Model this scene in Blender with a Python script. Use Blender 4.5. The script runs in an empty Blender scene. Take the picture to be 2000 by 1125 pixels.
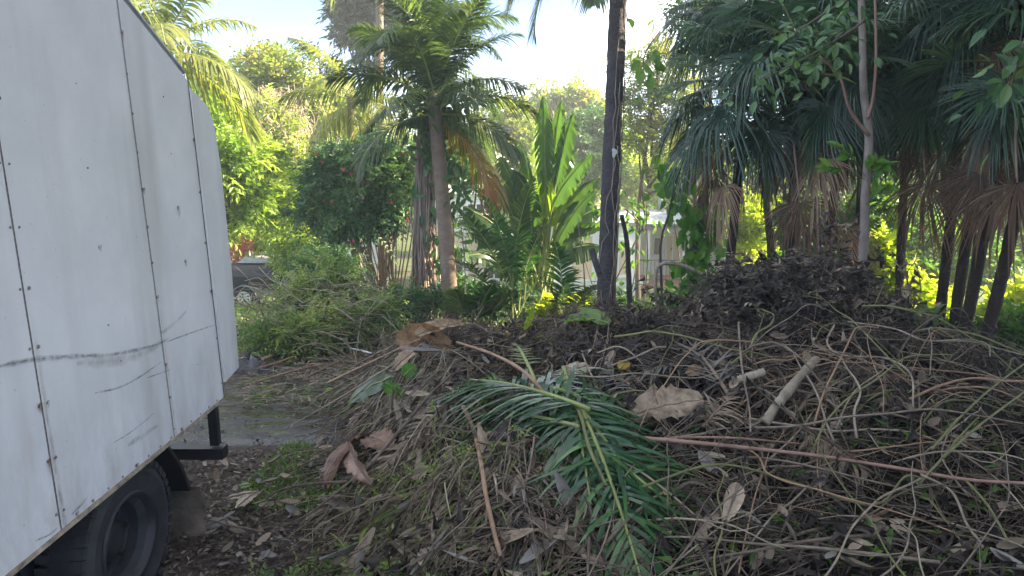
import bpy, math, random
import numpy as np
from mathutils import Matrix, Vector

R = math.radians
rng = np.random.default_rng(11)
random.seed(11)
S = bpy.context.scene
COL = S.collection

# ------------------------------------------------------------------ camera, sky, sun, exposure
CZ, PITCH, FPX = 2.3, R(10.5), 1333.0
cam_d = bpy.data.cameras.new('camera')
cam_d.sensor_width = 36.0
cam_d.lens = 24.0
cam_d.clip_end = 500
cam_d.clip_start = 0.05
cam = bpy.data.objects.new('camera', cam_d)
cam.location = (0, 0, CZ)
cam.rotation_euler = (R(90) - PITCH, 0, 0)
COL.objects.link(cam)
S.camera = cam

SUN_AZ, SUN_EL = R(84), R(31)          # azimuth to the right of straight ahead
sun_dir = Vector((math.sin(SUN_AZ) * math.cos(SUN_EL), math.cos(SUN_AZ) * math.cos(SUN_EL), math.sin(SUN_EL)))
W = bpy.data.worlds.new('World')
S.world = W
W.use_nodes = True
wt = W.node_tree
wt.nodes.clear()
w_out = wt.nodes.new('ShaderNodeOutputWorld')
w_bg = wt.nodes.new('ShaderNodeBackground')
sky = wt.nodes.new('ShaderNodeTexSky')
sky.sky_type = 'NISHITA'
sky.sun_disc = False
sky.sun_elevation = SUN_EL
sky.sun_rotation = SUN_AZ
sky.air_density = 0.36
sky.dust_density = 0.2
sky.ozone_density = 2.5
w_bg.inputs['Strength'].default_value = 0.084
w_tc = wt.nodes.new('ShaderNodeTexCoord')
w_map = wt.nodes.new('ShaderNodeMapping')
w_map.inputs['Scale'].default_value = (1.0, 1.0, 3.2)
w_map.inputs['Location'].default_value = (20.55, 10.65, 4.95)
w_n = wt.nodes.new('ShaderNodeTexNoise')
w_n.inputs['Scale'].default_value = 2.2
w_n.inputs['Detail'].default_value = 7
w_n.inputs['Roughness'].default_value = 0.55
w_r = wt.nodes.new('ShaderNodeValToRGB')
w_r.color_ramp.elements[0].position = 0.45
w_r.color_ramp.elements[1].position = 0.62
w_mix = wt.nodes.new('ShaderNodeMixRGB')
w_mix.inputs[2].default_value = (7.4, 7.6, 7.8, 1)
wt.links.new(w_tc.outputs['Generated'], w_map.inputs['Vector'])
wt.links.new(w_map.outputs[0], w_n.inputs['Vector'])
wt.links.new(w_n.outputs[0], w_r.inputs[0])
w_m = wt.nodes.new('ShaderNodeMath')
w_m.operation = 'MULTIPLY'
w_m.inputs[1].default_value = 0.85
wt.links.new(w_r.outputs[0], w_m.inputs[0])
wt.links.new(w_m.outputs[0], w_mix.inputs[0])
wt.links.new(sky.outputs[0], w_mix.inputs[1])
wt.links.new(w_mix.outputs[0], w_bg.inputs[0])
wt.links.new(w_bg.outputs[0], w_out.inputs[0])

sd = bpy.data.lights.new('sun', 'SUN')
sd.energy = 5.0
sd.angle = R(0.5)
sd.color = (1.0, 0.81, 0.56)
so = bpy.data.objects.new('sun', sd)
so.rotation_euler = sun_dir.to_track_quat('Z', 'Y').to_euler()
so.location = (20, 20, 30)
COL.objects.link(so)

S.view_settings.view_transform = 'Standard'
S.view_settings.look = 'None'
S.view_settings.gamma = 1.0
S.view_settings.use_curve_mapping = False
S.view_settings.exposure = 2.85
S.render.engine = 'CYCLES'
S.cycles.use_denoising = True
S.cycles.max_bounces = 8
S.cycles.diffuse_bounces = 4
S.cycles.glossy_bounces = 3
S.cycles.transmission_bounces = 5
S.cycles.transparent_max_bounces = 8
S.cycles.caustics_reflective = False
S.cycles.caustics_refractive = False

# ------------------------------------------------------------------ pixel -> place
CP, SP = math.cos(PITCH), math.sin(PITCH)
def ray(px, py):
    u = (px - 1000.0) / FPX
    v = (562.5 - py) / FPX
    return np.array((u, CP + v * SP, -SP + v * CP))
def P(px, py, Y):
    d = ray(px, py)
    return np.array((0, 0, CZ)) + d * (Y / d[1])
def PX(px, py, X):                     # on the plane x = X
    d = ray(px, py)
    return np.array((0, 0, CZ)) + d * (X / d[0])

def vnoise(x, y, seed=0):
    x = np.asarray(x, float); y = np.asarray(y, float)
    xi, yi = np.floor(x).astype(np.int64), np.floor(y).astype(np.int64)
    fx, fy = x - xi, y - yi
    fx, fy = fx * fx * (3 - 2 * fx), fy * fy * (3 - 2 * fy)
    def h(a, b):
        n = (a * 374761393 + b * 668265263 + seed * 982451653) & 0xffffffff
        n = ((n ^ (n >> 13)) * 1274126177) & 0xffffffff
        return ((n ^ (n >> 16)) & 0xffff) / 65535.0
    return (h(xi, yi) * (1 - fx) + h(xi + 1, yi) * fx) * (1 - fy) + (h(xi, yi + 1) * (1 - fx) + h(xi + 1, yi + 1) * fx) * fy
def fbm(x, y, seed=0, o=4):
    s, a, t = 0, 1.0, 0
    for i in range(o):
        s = s + a * vnoise(np.asarray(x) * 2 ** i, np.asarray(y) * 2 ** i, seed + i); t += a; a *= .5
    return s / t
def sstep(a, b, x):
    t = np.clip((np.asarray(x, float) - a) / (b - a), 0, 1)
    return t * t * (3 - 2 * t)

def ground_z(x, y):
    x = np.asarray(x, float); y = np.asarray(y, float)
    yy = np.clip(y, 5.5, 31.0)
    z = -0.147 * (yy - 5.5)
    z = z + 0.28 * np.clip(2.4 - y, 0, 2.6)
    z = z + 0.06 * (fbm(x * .6, y * .6, 5) - .5)
    return z
RIDGE_X = [-9, -2.6, -2.0, -1.5, -1.0, -.4, .5, 1.5, 2.1, 2.7, 3.3, 3.8, 4.4, 5.2, 6.2, 9]
RIDGE_H = [0, 0.0, .28, .5, .7, .84, .86, .93, 1.0, 1.04, 1.04, .98, .62, .5, .47, .3]
def pile_z(x, y):
    x = np.asarray(x, float); y = np.asarray(y, float)
    h = np.interp(x, RIDGE_X, RIDGE_H)
    ry = 6.9 - .12 * np.clip(x - 3, 0, 9)
    up = np.clip((y - 1.2) / (ry - 1.2), 0, 1) ** .95
    dn = 1 - sstep(0.2, 2.2, y - ry)
    left = sstep(-1.55, -.35, x + .22 * np.clip(y - 4.6, -3, 3.6) + .3 * (fbm(y * 1.3, x, 9) - .5))
    b = (fbm(x * 1.1, y * 1.1, 21) - .5) * .42 + (fbm(x * 4, y * 4, 31, 2) - .5) * .16 + (fbm(x * 2.3, y * 2.3, 41, 2) - .5) * .26
    e = h * up * dn * left
    return ground_z(x, y) - .03 + e + b * np.clip(e * 2, 0, 1)

# ------------------------------------------------------------------ mesh collecting
class MB:
    def __init__(s):
        s.v, s.q, s.t, s.tint, s.qm, s.tm, s.n = [], [], [], [], [], [], 0
    def add(s, v, q=None, t=None, tint=.5, m=0):
        v = np.asarray(v, float).reshape(-1, 3)
        k = len(v)
        s.v.append(v)
        s.tint.append(np.broadcast_to(np.asarray(tint, float), (k,)).copy())
        if q is not None and len(q):
            q = np.asarray(q, np.int64).reshape(-1, 4); s.q.append(q + s.n); s.qm.append(np.full(len(q), m))
        if t is not None and len(t):
            t = np.asarray(t, np.int64).reshape(-1, 3); s.t.append(t + s.n); s.tm.append(np.full(len(t), m))
        s.n += k
    def box(s, c, d, rot=None, m=0, tint=.5, taper=1.0):
        c = np.asarray(c, float); h = np.asarray(d, float) / 2
        v = np.array([(a * h[0], b * h[1], e * h[2]) for e in (-1, 1) for a, b in ((-1, -1), (1, -1), (1, 1), (-1, 1))])
        v[4:, :2] *= taper
        if rot is not None: v = v @ np.array(rot).T
        s.add(v + c, q=[(3, 2, 1, 0), (4, 5, 6, 7), (0, 1, 5, 4), (1, 2, 6, 5), (2, 3, 7, 6), (3, 0, 4, 7)], m=m, tint=tint)
    def tube(s, pts, rad, sides=6, m=0, tint=.5, cap=True):
        pts = np.asarray(pts, float); n = len(pts)
        rad = np.broadcast_to(np.asarray(rad, float), (n,))
        T = np.gradient(pts, axis=0); T /= np.linalg.norm(T, axis=1)[:, None] + 1e-9
        ref = np.array((0.31, .17, 1.0)) if abs(T[:, 2]).mean() < .8 else np.array((1.0, .2, .1))
        A = np.cross(T, ref); A /= np.linalg.norm(A, axis=1)[:, None] + 1e-9
        B = np.cross(T, A)
        th = np.arange(sides) / sides * 2 * math.pi
        v = pts[:, None, :] + rad[:, None, None] * (np.cos(th)[None, :, None] * A[:, None, :] + np.sin(th)[None, :, None] * B[:, None, :])
        i = np.arange(n - 1)[:, None] * sides; j = np.arange(sides)[None, :]; jn = (j + 1) % sides
        q = np.stack([i + j, i + jn, i + sides + jn, i + sides + j], -1).reshape(-1, 4)
        v = v.reshape(-1, 3); t = None
        if cap:
            v = np.vstack([v, pts[:1], pts[-1:]]); a, b = n * sides, n * sides + 1
            t = [(a, (k + 1) % sides, k) for k in range(sides)] + [(b, (n - 1) * sides + k, (n - 1) * sides + (k + 1) % sides) for k in range(sides)]
        if np.ndim(tint) and len(tint) == n:
            tint = np.concatenate([np.repeat(tint, sides), [tint[0], tint[-1]] if cap else []])
        s.add(v, q=q, t=t, m=m, tint=tint)
    def mesh(s, name, mats, smooth=False):
        me = bpy.data.meshes.new(name)
        if not s.n: return me
        v = np.vstack(s.v)
        q = np.vstack(s.q) if s.q else np.zeros((0, 4), np.int64)
        t = np.vstack(s.t) if s.t else np.zeros((0, 3), np.int64)
        me.vertices.add(len(v)); me.vertices.foreach_set('co', v.astype(np.float32).ravel())
        nl = q.size + t.size
        me.loops.add(nl); me.loops.foreach_set('vertex_index', np.concatenate([q.ravel(), t.ravel()]).astype(np.int32))
        me.polygons.add(len(q) + len(t))
        ls = np.concatenate([np.arange(len(q)) * 4, q.size + np.arange(len(t)) * 3]).astype(np.int32)
        me.polygons.foreach_set('loop_start', ls)
        mi = np.concatenate((s.qm or [np.zeros(0)]) + (s.tm or [np.zeros(0)])).astype(np.int32)
        mi = mi[:len(q) + len(t)]
        me.polygons.foreach_set('material_index', mi)
        me.polygons.foreach_set('use_smooth', np.full(len(q) + len(t), bool(smooth)))
        at = me.attributes.new('tint', 'FLOAT', 'POINT')
        at.data.foreach_set('value', np.concatenate(s.tint).astype(np.float32))
        for m in (mats if isinstance(mats, (list, tuple)) else [mats]): me.materials.append(m)
        me.update(calc_edges=True)
        return me

def link(name, me, parent=None, M=None):
    o = bpy.data.objects.new(name, me)
    COL.objects.link(o)
    if parent is not None: o.parent = parent
    if M is not None: o.matrix_local = M
    return o
def tag(o, label=None, cat=None, group=None, kind=None):
    if label: o['label'] = label
    if cat: o['category'] = cat
    if group: o['group'] = group
    if kind: o['kind'] = kind
    return o
def thing(name, label, cat, loc=(0, 0, 0), group=None):
    o = link(name, None); o.location = loc
    return tag(o, label, cat, group)
def part(name, mb, mat, parent, smooth=False, kind=None, label=None):
    """a part built in world coordinates under a thing whose Empty may stand anywhere (no rotation)"""
    off = np.zeros(3); p = parent
    while p is not None:
        off = off + np.array(p.location); p = p.parent
    mb.v = [v - off for v in mb.v]
    return tag(link(name, mb.mesh(name, mat, smooth), parent), label=label, kind=kind)

# ------------------------------------------------------------------ materials
def newmat(name):
    m = bpy.data.materials.new(name); m.use_nodes = True
    m.node_tree.nodes.clear()
    return m, m.node_tree
def ramp(nt, fac, cols, inter='LINEAR'):
    r = nt.nodes.new('ShaderNodeValToRGB'); e = r.color_ramp.elements
    r.color_ramp.interpolation = inter
    cols = [c if len(c) == 2 else (i / (len(cols) - 1), c) for i, c in enumerate(cols)]
    while len(e) < len(cols): e.new(.5)
    for el, (p, c) in zip(e, cols): el.position = p; el.color = (*c, 1)
    nt.links.new(fac, r.inputs[0]); return r.outputs[0]
def noise(nt, scale, detail=4, rough=.55, coord='Object', vscale=None):
    tc = nt.nodes.new('ShaderNodeTexCoord'); n = nt.nodes.new('ShaderNodeTexNoise')
    n.inputs['Scale'].default_value = scale; n.inputs['Detail'].default_value = detail; n.inputs['Roughness'].default_value = rough
    if vscale:
        mp = nt.nodes.new('ShaderNodeMapping'); mp.inputs['Scale'].default_value = vscale
        nt.links.new(tc.outputs[coord], mp.inputs[0]); nt.links.new(mp.outputs[0], n.inputs['Vector'])
    else: nt.links.new(tc.outputs[coord], n.inputs['Vector'])
    return n.outputs[0]
def bump(nt, h, strength=.4, dist=.02):
    b = nt.nodes.new('ShaderNodeBump'); b.inputs['Strength'].default_value = strength; b.inputs['Distance'].default_value = dist
    nt.links.new(h, b.inputs['Height']); return b.outputs[0]
def math_n(nt, op, a, b=None):
    n = nt.nodes.new('ShaderNodeMath'); n.operation = op
    for i, x in enumerate((a, b)):
        if x is None: continue
        if isinstance(x, (int, float)): n.inputs[i].default_value = x
        else: nt.links.new(x, n.inputs[i])
    return n.outputs[0]
def mixc(nt, fac, a, b, mode='MIX'):
    n = nt.nodes.new('ShaderNodeMixRGB'); n.blend_type = mode
    for i, x in enumerate((fac, a, b)):
        if isinstance(x, (int, float)): n.inputs[i].default_value = x
        elif isinstance(x, tuple): n.inputs[i].default_value = (*x, 1)
        else: nt.links.new(x, n.inputs[i])
    return n.outputs[0]
def princ(nt, base, rough=.6, spec=.4, normal=None, metal=0.0):
    p = nt.nodes.new('ShaderNodeBsdfPrincipled')
    if isinstance(base, tuple): p.inputs['Base Color'].default_value = (*base, 1)
    else: nt.links.new(base, p.inputs['Base Color'])
    if isinstance(rough, (int, float)): p.inputs['Roughness'].default_value = rough
    else: nt.links.new(rough, p.inputs['Roughness'])
    p.inputs['Specular IOR Level'].default_value = spec
    p.inputs['Metallic'].default_value = metal
    if normal is not None: nt.links.new(normal, p.inputs['Normal'])
    return p
def out(nt, sh):
    o = nt.nodes.new('ShaderNodeOutputMaterial'); nt.links.new(sh, o.inputs[0])
def leaf_mat(name, cols, trans=.4, tgain=(1.7, 1.9, .7), rough=.45, spec=.35, blotch=0):
    m, nt = newmat(name)
    a = nt.nodes.new('ShaderNodeAttribute'); a.attribute_name = 'tint'
    c = ramp(nt, a.outputs['Fac'], cols)
    n = noise(nt, 9, 2)
    c = mixc(nt, math_n(nt, 'MULTIPLY', n, .5), c, mixc(nt, 1.0, c, (.55, .6, .5), 'MULTIPLY'))
    bn = None
    if blotch:
        b1 = noise(nt, 14, 6, .7); b2 = noise(nt, 60, 3, .6)
        c = mixc(nt, math_n(nt, 'MULTIPLY', ramp(nt, b1, [(.45, (0, 0, 0)), (.68, (1, 1, 1))]), blotch), c, mixc(nt, 1.0, c, (.34, .27, .22), 'MULTIPLY'))
        c = mixc(nt, math_n(nt, 'MULTIPLY', ramp(nt, b2, [(.5, (0, 0, 0)), (.7, (1, 1, 1))]), blotch * .6), c, mixc(nt, 1.0, c, (1.3, 1.35, 1.35), 'MULTIPLY'))
        bn = bump(nt, b2, .5, .006)
    p = princ(nt, c, rough, spec, bn)
    t = nt.nodes.new('ShaderNodeBsdfTranslucent')
    nt.links.new(mixc(nt, 1.0, c, tgain, 'MULTIPLY'), t.inputs['Color'])
    x = nt.nodes.new('ShaderNodeMixShader'); x.inputs[0].default_value = trans
    nt.links.new(p.outputs[0], x.inputs[1]); nt.links.new(t.outputs[0], x.inputs[2])
    out(nt, x.outputs[0]); return m
def bark_mat(name, cols, scale=8, vs=(1, 1, .25), rough=.85, bs=.7, bd=.02):
    m, nt = newmat(name)
    n = noise(nt, scale, 6, .65, vscale=vs)
    n2 = noise(nt, scale * .22, 3)
    a = nt.nodes.new('ShaderNodeAttribute'); a.attribute_name = 'tint'
    f = math_n(nt, 'ADD', math_n(nt, 'MULTIPLY', n, .9), math_n(nt, 'MULTIPLY', n2, .4))
    f = math_n(nt, 'ADD', math_n(nt, 'SUBTRACT', f, .4), math_n(nt, 'MULTIPLY', a.outputs['Fac'], .35))
    out(nt, princ(nt, ramp(nt, f, cols), rough, .25, bump(nt, n, bs, bd)).outputs[0]); return m
def plain(name, col, rough=.6, spec=.4, var=.25, scale=6, bs=.15, metal=0.0):
    m, nt = newmat(name)
    n = noise(nt, scale, 5, .6)
    d = tuple(c * (1 - var) for c in col); l = tuple(min(c * (1 + var), 1) for c in col)
    out(nt, princ(nt, ramp(nt, n, [(.3, d), (.7, l)]), rough, spec, bump(nt, n, bs, .01), metal).outputs[0]); return m

M = {}
M['leaf_lit'] = leaf_mat('leaf_sunlit_green', [(0.096, 0.175, 0.033), (0.183, 0.279, 0.05), (0.291, 0.384, 0.077), (0.408, 0.442, 0.132)], .45)  # brighter, warmer foliage copy with sunlight put into its colour
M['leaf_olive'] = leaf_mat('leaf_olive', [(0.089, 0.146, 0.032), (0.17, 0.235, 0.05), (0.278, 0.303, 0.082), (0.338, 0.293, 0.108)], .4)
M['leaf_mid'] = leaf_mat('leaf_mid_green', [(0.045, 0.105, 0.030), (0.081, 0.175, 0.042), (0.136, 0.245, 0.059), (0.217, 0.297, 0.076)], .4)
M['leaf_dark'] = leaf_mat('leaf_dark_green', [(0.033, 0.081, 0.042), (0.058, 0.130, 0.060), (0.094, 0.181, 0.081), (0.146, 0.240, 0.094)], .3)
M['leaf_fern'] = leaf_mat('leaf_fresh_weed', [(0.06, 0.12, 0.06), (0.13, 0.2, 0.08), (0.22, 0.29, 0.1), (0.36, 0.37, 0.16)], .38)
M['leaf_vine'] = leaf_mat('leaf_vine', [(0.036, 0.120, 0.024), (0.072, 0.204, 0.036), (0.108, 0.240, 0.042), (0.192, 0.288, 0.048)], .45)
M['leaf_yellow'] = leaf_mat('leaf_yellow_sunlit', [(0.14, 0.22, 0.02), (0.25, 0.33, 0.03), (0.38, 0.42, 0.05), (0.48, 0.46, 0.1)], .5)  # yellow-green leaves, brightened so the sunlit glow is in their colour
M['leaf_red'] = leaf_mat('leaf_red_bract', [(0.2, 0.22, 0.05), (0.5, 0.2, 0.1), (0.6, 0.16, 0.12), (0.6, 0.12, 0.25)], .4, (1.2, 1, 1))
M['flower'] = leaf_mat('flower_red', [(.36, .03, .06), (.5, .08, .12)], .35, (1.1, 1, 1))
M['conifer'] = leaf_mat('conifer_needles', [(0.035, 0.055, 0.05), (0.055, 0.08, 0.06), (0.085, 0.11, 0.07), (0.14, 0.16, 0.08)], .25)
M['palm'] = leaf_mat('palm_leaflet_green', [(0.041, 0.072, 0.036), (0.065, 0.106, 0.053), (0.102, 0.144, 0.068), (0.286, 0.271, 0.105)], .38, rough=.35)
M['palm_lit'] = leaf_mat('palm_leaflet_lit', [(0.1, 0.13, 0.04), (0.16, 0.19, 0.06), (0.24, 0.25, 0.09), (0.5, 0.42, 0.15)], .42, rough=.4)  # lighter, yellower palm leaflets with the sunlit tone in the colour
M['palm_old'] = leaf_mat('palm_leaflet_yellowing', [(.08, .12, .02), (.2, .2, .03), (.42, .25, .03), (.36, .15, .06)], .42, (1.5, 1.3, .7))
M['fan'] = leaf_mat('fan_palm_green', [(0.025, 0.062, 0.045), (0.045, 0.1, 0.065), (0.075, 0.14, 0.08), (0.2, 0.22, 0.07)], .3, rough=.3, spec=.5)
M['fan_dead'] = leaf_mat('fan_palm_dead', [(0.1, 0.07, 0.055), (0.18, 0.125, 0.09), (0.29, 0.2, 0.15), (0.4, 0.29, 0.21)], .3, (1.6, 1.1, .8), rough=.7)
M['frond_dry'] = leaf_mat('dry_frond', [(0.169, 0.128, 0.100), (0.260, 0.205, 0.156), (0.364, 0.288, 0.225), (0.468, 0.384, 0.312)], .15, (1.2, 1, .8), rough=.75, blotch=.85)
M['frond_grey'] = leaf_mat('grey_frond', [(0.085, 0.08, 0.076), (0.14, 0.132, 0.125), (0.2, 0.19, 0.18), (0.27, 0.255, 0.24)], .1, (1, 1, 1), rough=.6)
M['frond_fresh'] = leaf_mat('fresh_cut_frond', [(0.022, 0.062, 0.032), (0.042, 0.11, 0.045), (0.08, 0.19, 0.055), (0.17, 0.32, 0.08)], .3, rough=.24, spec=.6)
M['banana'] = leaf_mat('banana_leaf', [(0.03, 0.068, 0.033), (0.055, 0.111, 0.043), (0.093, 0.162, 0.048), (0.204, 0.306, 0.048)], .42, (1.7, 1.9, .5), rough=.33, spec=.5)
M['litter'] = leaf_mat('dead_leaf_litter', [(0.039, 0.029, 0.025), (0.098, 0.074, 0.059), (0.195, 0.154, 0.119), (0.377, 0.307, 0.237)], .08, (1, 1, 1), rough=.75)
M['litter_dark'] = leaf_mat('dark_dried_leaves', [(0.009, 0.007, 0.008), (0.022, 0.018, 0.018), (0.045, 0.036, 0.034), (0.1, 0.084, 0.075)], .08, (1, 1, 1), rough=.7)
M['straw'] = leaf_mat('straw', [(0.14, 0.115, 0.085), (0.24, 0.2, 0.14), (0.35, 0.3, 0.21), (0.42, 0.38, 0.27)], .2, (1.2, 1.1, .8), rough=.7)
M['grass'] = leaf_mat('grass_blade', [(.05, .11, .02), (.09, .18, .03), (.14, .24, .04), (.22, .26, .07)], .35)
M['brown_leaf'] = leaf_mat('big_dry_leaf', [(0.17, 0.1, 0.055), (0.27, 0.17, 0.095), (0.36, 0.25, 0.155), (0.44, 0.34, 0.25)], .25, (1.3, 1, .7), rough=.6, blotch=.85)
M['sheath'] = leaf_mat('palm_sheath', [(0.08, 0.045, 0.03), (0.17, 0.09, 0.06), (0.28, 0.16, 0.115), (0.4, 0.28, 0.22)], .1, (1.2, .9, .8), rough=.6, blotch=.85)
M['vine_stem'] = bark_mat('vine_bark', [(0.046, 0.036, 0.027), (0.156, 0.128, 0.100), (0.286, 0.243, 0.188), (0.429, 0.371, 0.288)], 14, rough=.75, bs=.4, bd=.004)
M['vine_green'] = bark_mat('green_vine_bark', [(.06, .07, .03), (.13, .14, .06), (.22, .22, .1)], 14, rough=.65, bs=.3, bd=.004)
M['twig'] = bark_mat('twig_bark', [(0.031, 0.025, 0.021), (0.089, 0.07, 0.056), (0.177, 0.143, 0.115), (0.312, 0.266, 0.21)], 14, rough=.85, bs=.4, bd=.004)
M['branch_tan'] = bark_mat('tan_branch', [(0.13, 0.08, 0.055), (0.27, 0.175, 0.115), (0.38, 0.26, 0.17)], 12, rough=.7, bs=.5, bd=.006)
M['branch_red'] = bark_mat('red_brown_branch', [(.12, .07, .055), (.24, .15, .12), (.36, .27, .2)], 12, rough=.7, bs=.5, bd=.006)
M['log'] = bark_mat('pale_log', [(0.08, 0.07, 0.053), (0.192, 0.164, 0.128), (0.304, 0.265, 0.21), (0.4, 0.359, 0.285)], 9, rough=.8, bs=.6, bd=.01)
M['trunk_palm'] = bark_mat('palm_trunk', [(0.09, 0.07, 0.055), (0.2, 0.155, 0.12), (0.32, 0.26, 0.2)], 10, (1, 1, 2.5), bs=.6, bd=.015)
M['trunk_dark'] = bark_mat('dark_trunk', [(.022, .02, .025), (.075, .068, .075), (.17, .155, .16)], 22, (1, 1, 1.4), bs=1.0, bd=.05)
M['trunk_fan'] = bark_mat('fan_palm_trunk', [(.012, .01, .009), (.035, .027, .022), (.075, .058, .045)], 18, (1, 1, 1.5), bs=.9, bd=.03)
M['trunk'] = bark_mat('tree_bark', [(.03, .024, .02), (.08, .064, .05), (.15, .125, .1)], 8, bs=.7)
M['trunk_pale'] = bark_mat('pale_bark', [(0.05, 0.042, 0.036), (0.19, 0.165, 0.145), (0.34, 0.31, 0.28)], 7, (1, 1, .7), bs=.5, bd=.01)
M['roots'] = bark_mat('hanging_roots', [(0.13, 0.1, 0.085), (0.28, 0.22, 0.18), (0.42, 0.34, 0.28)], 10, bs=.5)
M['midrib'] = plain('frond_midrib', (.2, .24, .08), .5)
M['midrib_dead'] = plain('dead_midrib', (.16, .115, .085), .7)
M['white_weather'] = plain('weatherboard_white', (.76, .77, .77), .6, var=.06)
M['cream_weather'] = plain('weatherboard_cream', (.68, .57, .47), .65, var=.1)
M['trim_white'] = plain('painted_trim', (.74, .77, .8), .5, var=.05)
M['blind'] = plain('window_blind', (.66, .53, .4), .7, var=.1, scale=2)
M['roof_metal'] = plain('roof_sheet', (.27, .30, .32), .65, var=.2, scale=2)
M['fascia'] = plain('fascia_eave_shade', (.12, .11, .16), .6)  # board carries the purple shade under the eave as its colour
M['deck'] = plain('deck_timber', (.36, .2, .11), .7)
M['glass'] = plain('dark_glass', (.03, .035, .04), .08, .6, bs=0)
M['rail'] = plain('steel_rail', (.1, .1, .12), .5)
M['black'] = plain('black_steel', (.014, .014, .017), .45, .4)
M['tarp'] = plain('black_tarp', (.02, .021, .026), .4, .45, bs=.4, scale=4)
M['grey_lid'] = plain('grey_lid', (.3, .32, .34), .45)
M['rim_white'] = plain('white_rim', (.6, .61, .63), .45, var=.1)
M['galv'] = plain('galvanised', (.25, .27, .28), .5)
M['pipe'] = plain('white_pipe', (.62, .63, .68), .4, var=.08)
M['bag'] = plain('black_plastic', (.012, .012, .015), .25, .5, bs=.6, scale=12)
M['lichen'] = plain('pale_lichen', (.5, .52, .5), .9)
M['gap_shade'] = plain('pile_gap_shade', (.016, .013, .011), .95, .1, var=.5, scale=14, bs=.8)  # near-black core colour stands in for shade in the heap's gaps

# ground: mulch and earth with grass further out
def ground_mat():
    m, nt = newmat('mulch_ground')
    n1 = noise(nt, 26, 6, .7); n2 = noise(nt, 1.3, 4); n3 = noise(nt, 90, 3)
    mul = ramp(nt, n1, [(.3, (.022, .017, .014)), (.5, (.06, .046, .037)), (.72, (.14, .11, .085))])
    grs = ramp(nt, n3, [(.3, (.03, .055, .012)), (.7, (.09, .14, .03))])
    tc = nt.nodes.new('ShaderNodeTexCoord'); sx = nt.nodes.new('ShaderNodeSeparateXYZ'); nt.links.new(tc.outputs['Object'], sx.inputs[0])
    far = nt.nodes.new('ShaderNodeMapRange'); far.inputs[1].default_value = 9; far.inputs[2].default_value = 20
    nt.links.new(sx.outputs[1], far.inputs[0])
    f = math_n(nt, 'MULTIPLY', far.outputs[0], ramp(nt, n2, [(.42, (0, 0, 0)), (.56, (1, 1, 1))]))
    c = mixc(nt, f, mul, grs)
    out(nt, princ(nt, c, .9, .2, bump(nt, n1, .8, .03)).outputs[0]); return m
def drive_mat():
    m, nt = newmat('wet_driveway')
    n1 = noise(nt, 2.4, 7, .68, vscale=(1, 1.5, 1)); n2 = noise(nt, 40, 4, .7)
    wet = ramp(nt, n1, [(.43, (0, 0, 0)), (.54, (1, 1, 1))])
    dry = ramp(nt, n2, [(.3, (.02, .018, .017)), (.7, (.06, .055, .05))])
    c = mixc(nt, wet, dry, mixc(nt, 1.0, dry, (.42, .42, .46), 'MULTIPLY'))
    r = ramp(nt, wet, [(0, (.8, .8, .8)), (1, (.25, .25, .25))])
    out(nt, princ(nt, c, r, .5, bump(nt, math_n(nt, 'MULTIPLY', n2, math_n(nt, 'SUBTRACT', 1.05, wet)), .5, .01)).outputs[0]); return m
def truck_mat():
    m, nt = newmat('white_truck_paint')
    n1 = noise(nt, 2.2, 5, .6); n2 = noise(nt, 1.4, 4, .5, vscale=(1, 2.5, .25)); n3 = noise(nt, 45, 3, .6)
    c = ramp(nt, n1, [(.3, (.60, .605, .62)), (.5, (.66, .665, .675)), (.7, (.73, .73, .73))])
    c = mixc(nt, math_n(nt, 'MULTIPLY', ramp(nt, n2, [(.5, (0, 0, 0)), (.75, (1, 1, 1))]), .55), c, (.42, .41, .39))
    tcz = nt.nodes.new('ShaderNodeTexCoord'); sz = nt.nodes.new('ShaderNodeSeparateXYZ'); nt.links.new(tcz.outputs['Object'], sz.inputs[0])
    mz = nt.nodes.new('ShaderNodeMapRange'); mz.inputs[1].default_value = 1.5; mz.inputs[2].default_value = .75; nt.links.new(sz.outputs[2], mz.inputs[0])
    dirt = math_n(nt, 'MULTIPLY', mz.outputs[0], ramp(nt, noise(nt, 5, 6, .7, vscale=(1, 1.6, .5)), [(.38, (0, 0, 0)), (.75, (1, 1, 1))]))
    c = mixc(nt, math_n(nt, 'MULTIPLY', dirt, .6), c, (.30, .26, .21))
    spk = ramp(nt, noise(nt, 60, 2, .4), [(.72, (0, 0, 0)), (.76, (1, 1, 1))])
    c = mixc(nt, math_n(nt, 'MULTIPLY', spk, .35), c, (.2, .17, .14))
    r = ramp(nt, n1, [(.3, (.38, .38, .38)), (.7, (.55, .55, .55))])
    h = math_n(nt, 'ADD', noise(nt, 1.1, 2, .4), math_n(nt, 'MULTIPLY', n3, .006))
    out(nt, princ(nt, c, r, .45, bump(nt, h, .09, .05)).outputs[0]); return m
def alpha_mark(name, col, scale, vs, lo, hi, dens=1.0):
    m, nt = newmat(name)
    n = noise(nt, scale, 5, .7, vscale=vs)
    p = princ(nt, col, .8, .2)
    t = nt.nodes.new('ShaderNodeBsdfTransparent'); x = nt.nodes.new('ShaderNodeMixShader')
    a = nt.nodes.new('ShaderNodeAttribute'); a.attribute_name = 'tint'
    f = math_n(nt, 'MULTIPLY', math_n(nt, 'MULTIPLY', ramp(nt, n, [(lo, (0, 0, 0)), (hi, (1, 1, 1))]), a.outputs['Fac']), dens)
    nt.links.new(f, x.inputs[0]); nt.links.new(t.outputs[0], x.inputs[1]); nt.links.new(p.outputs[0], x.inputs[2])
    out(nt, x.outputs[0]); return m
M['ground'] = ground_mat(); M['drive'] = drive_mat(); M['truck'] = truck_mat()
M['scuff'] = alpha_mark('scuff_grey', (.16, .165, .17), 30, (1, 1, 1), .3, .6, .75)
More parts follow.
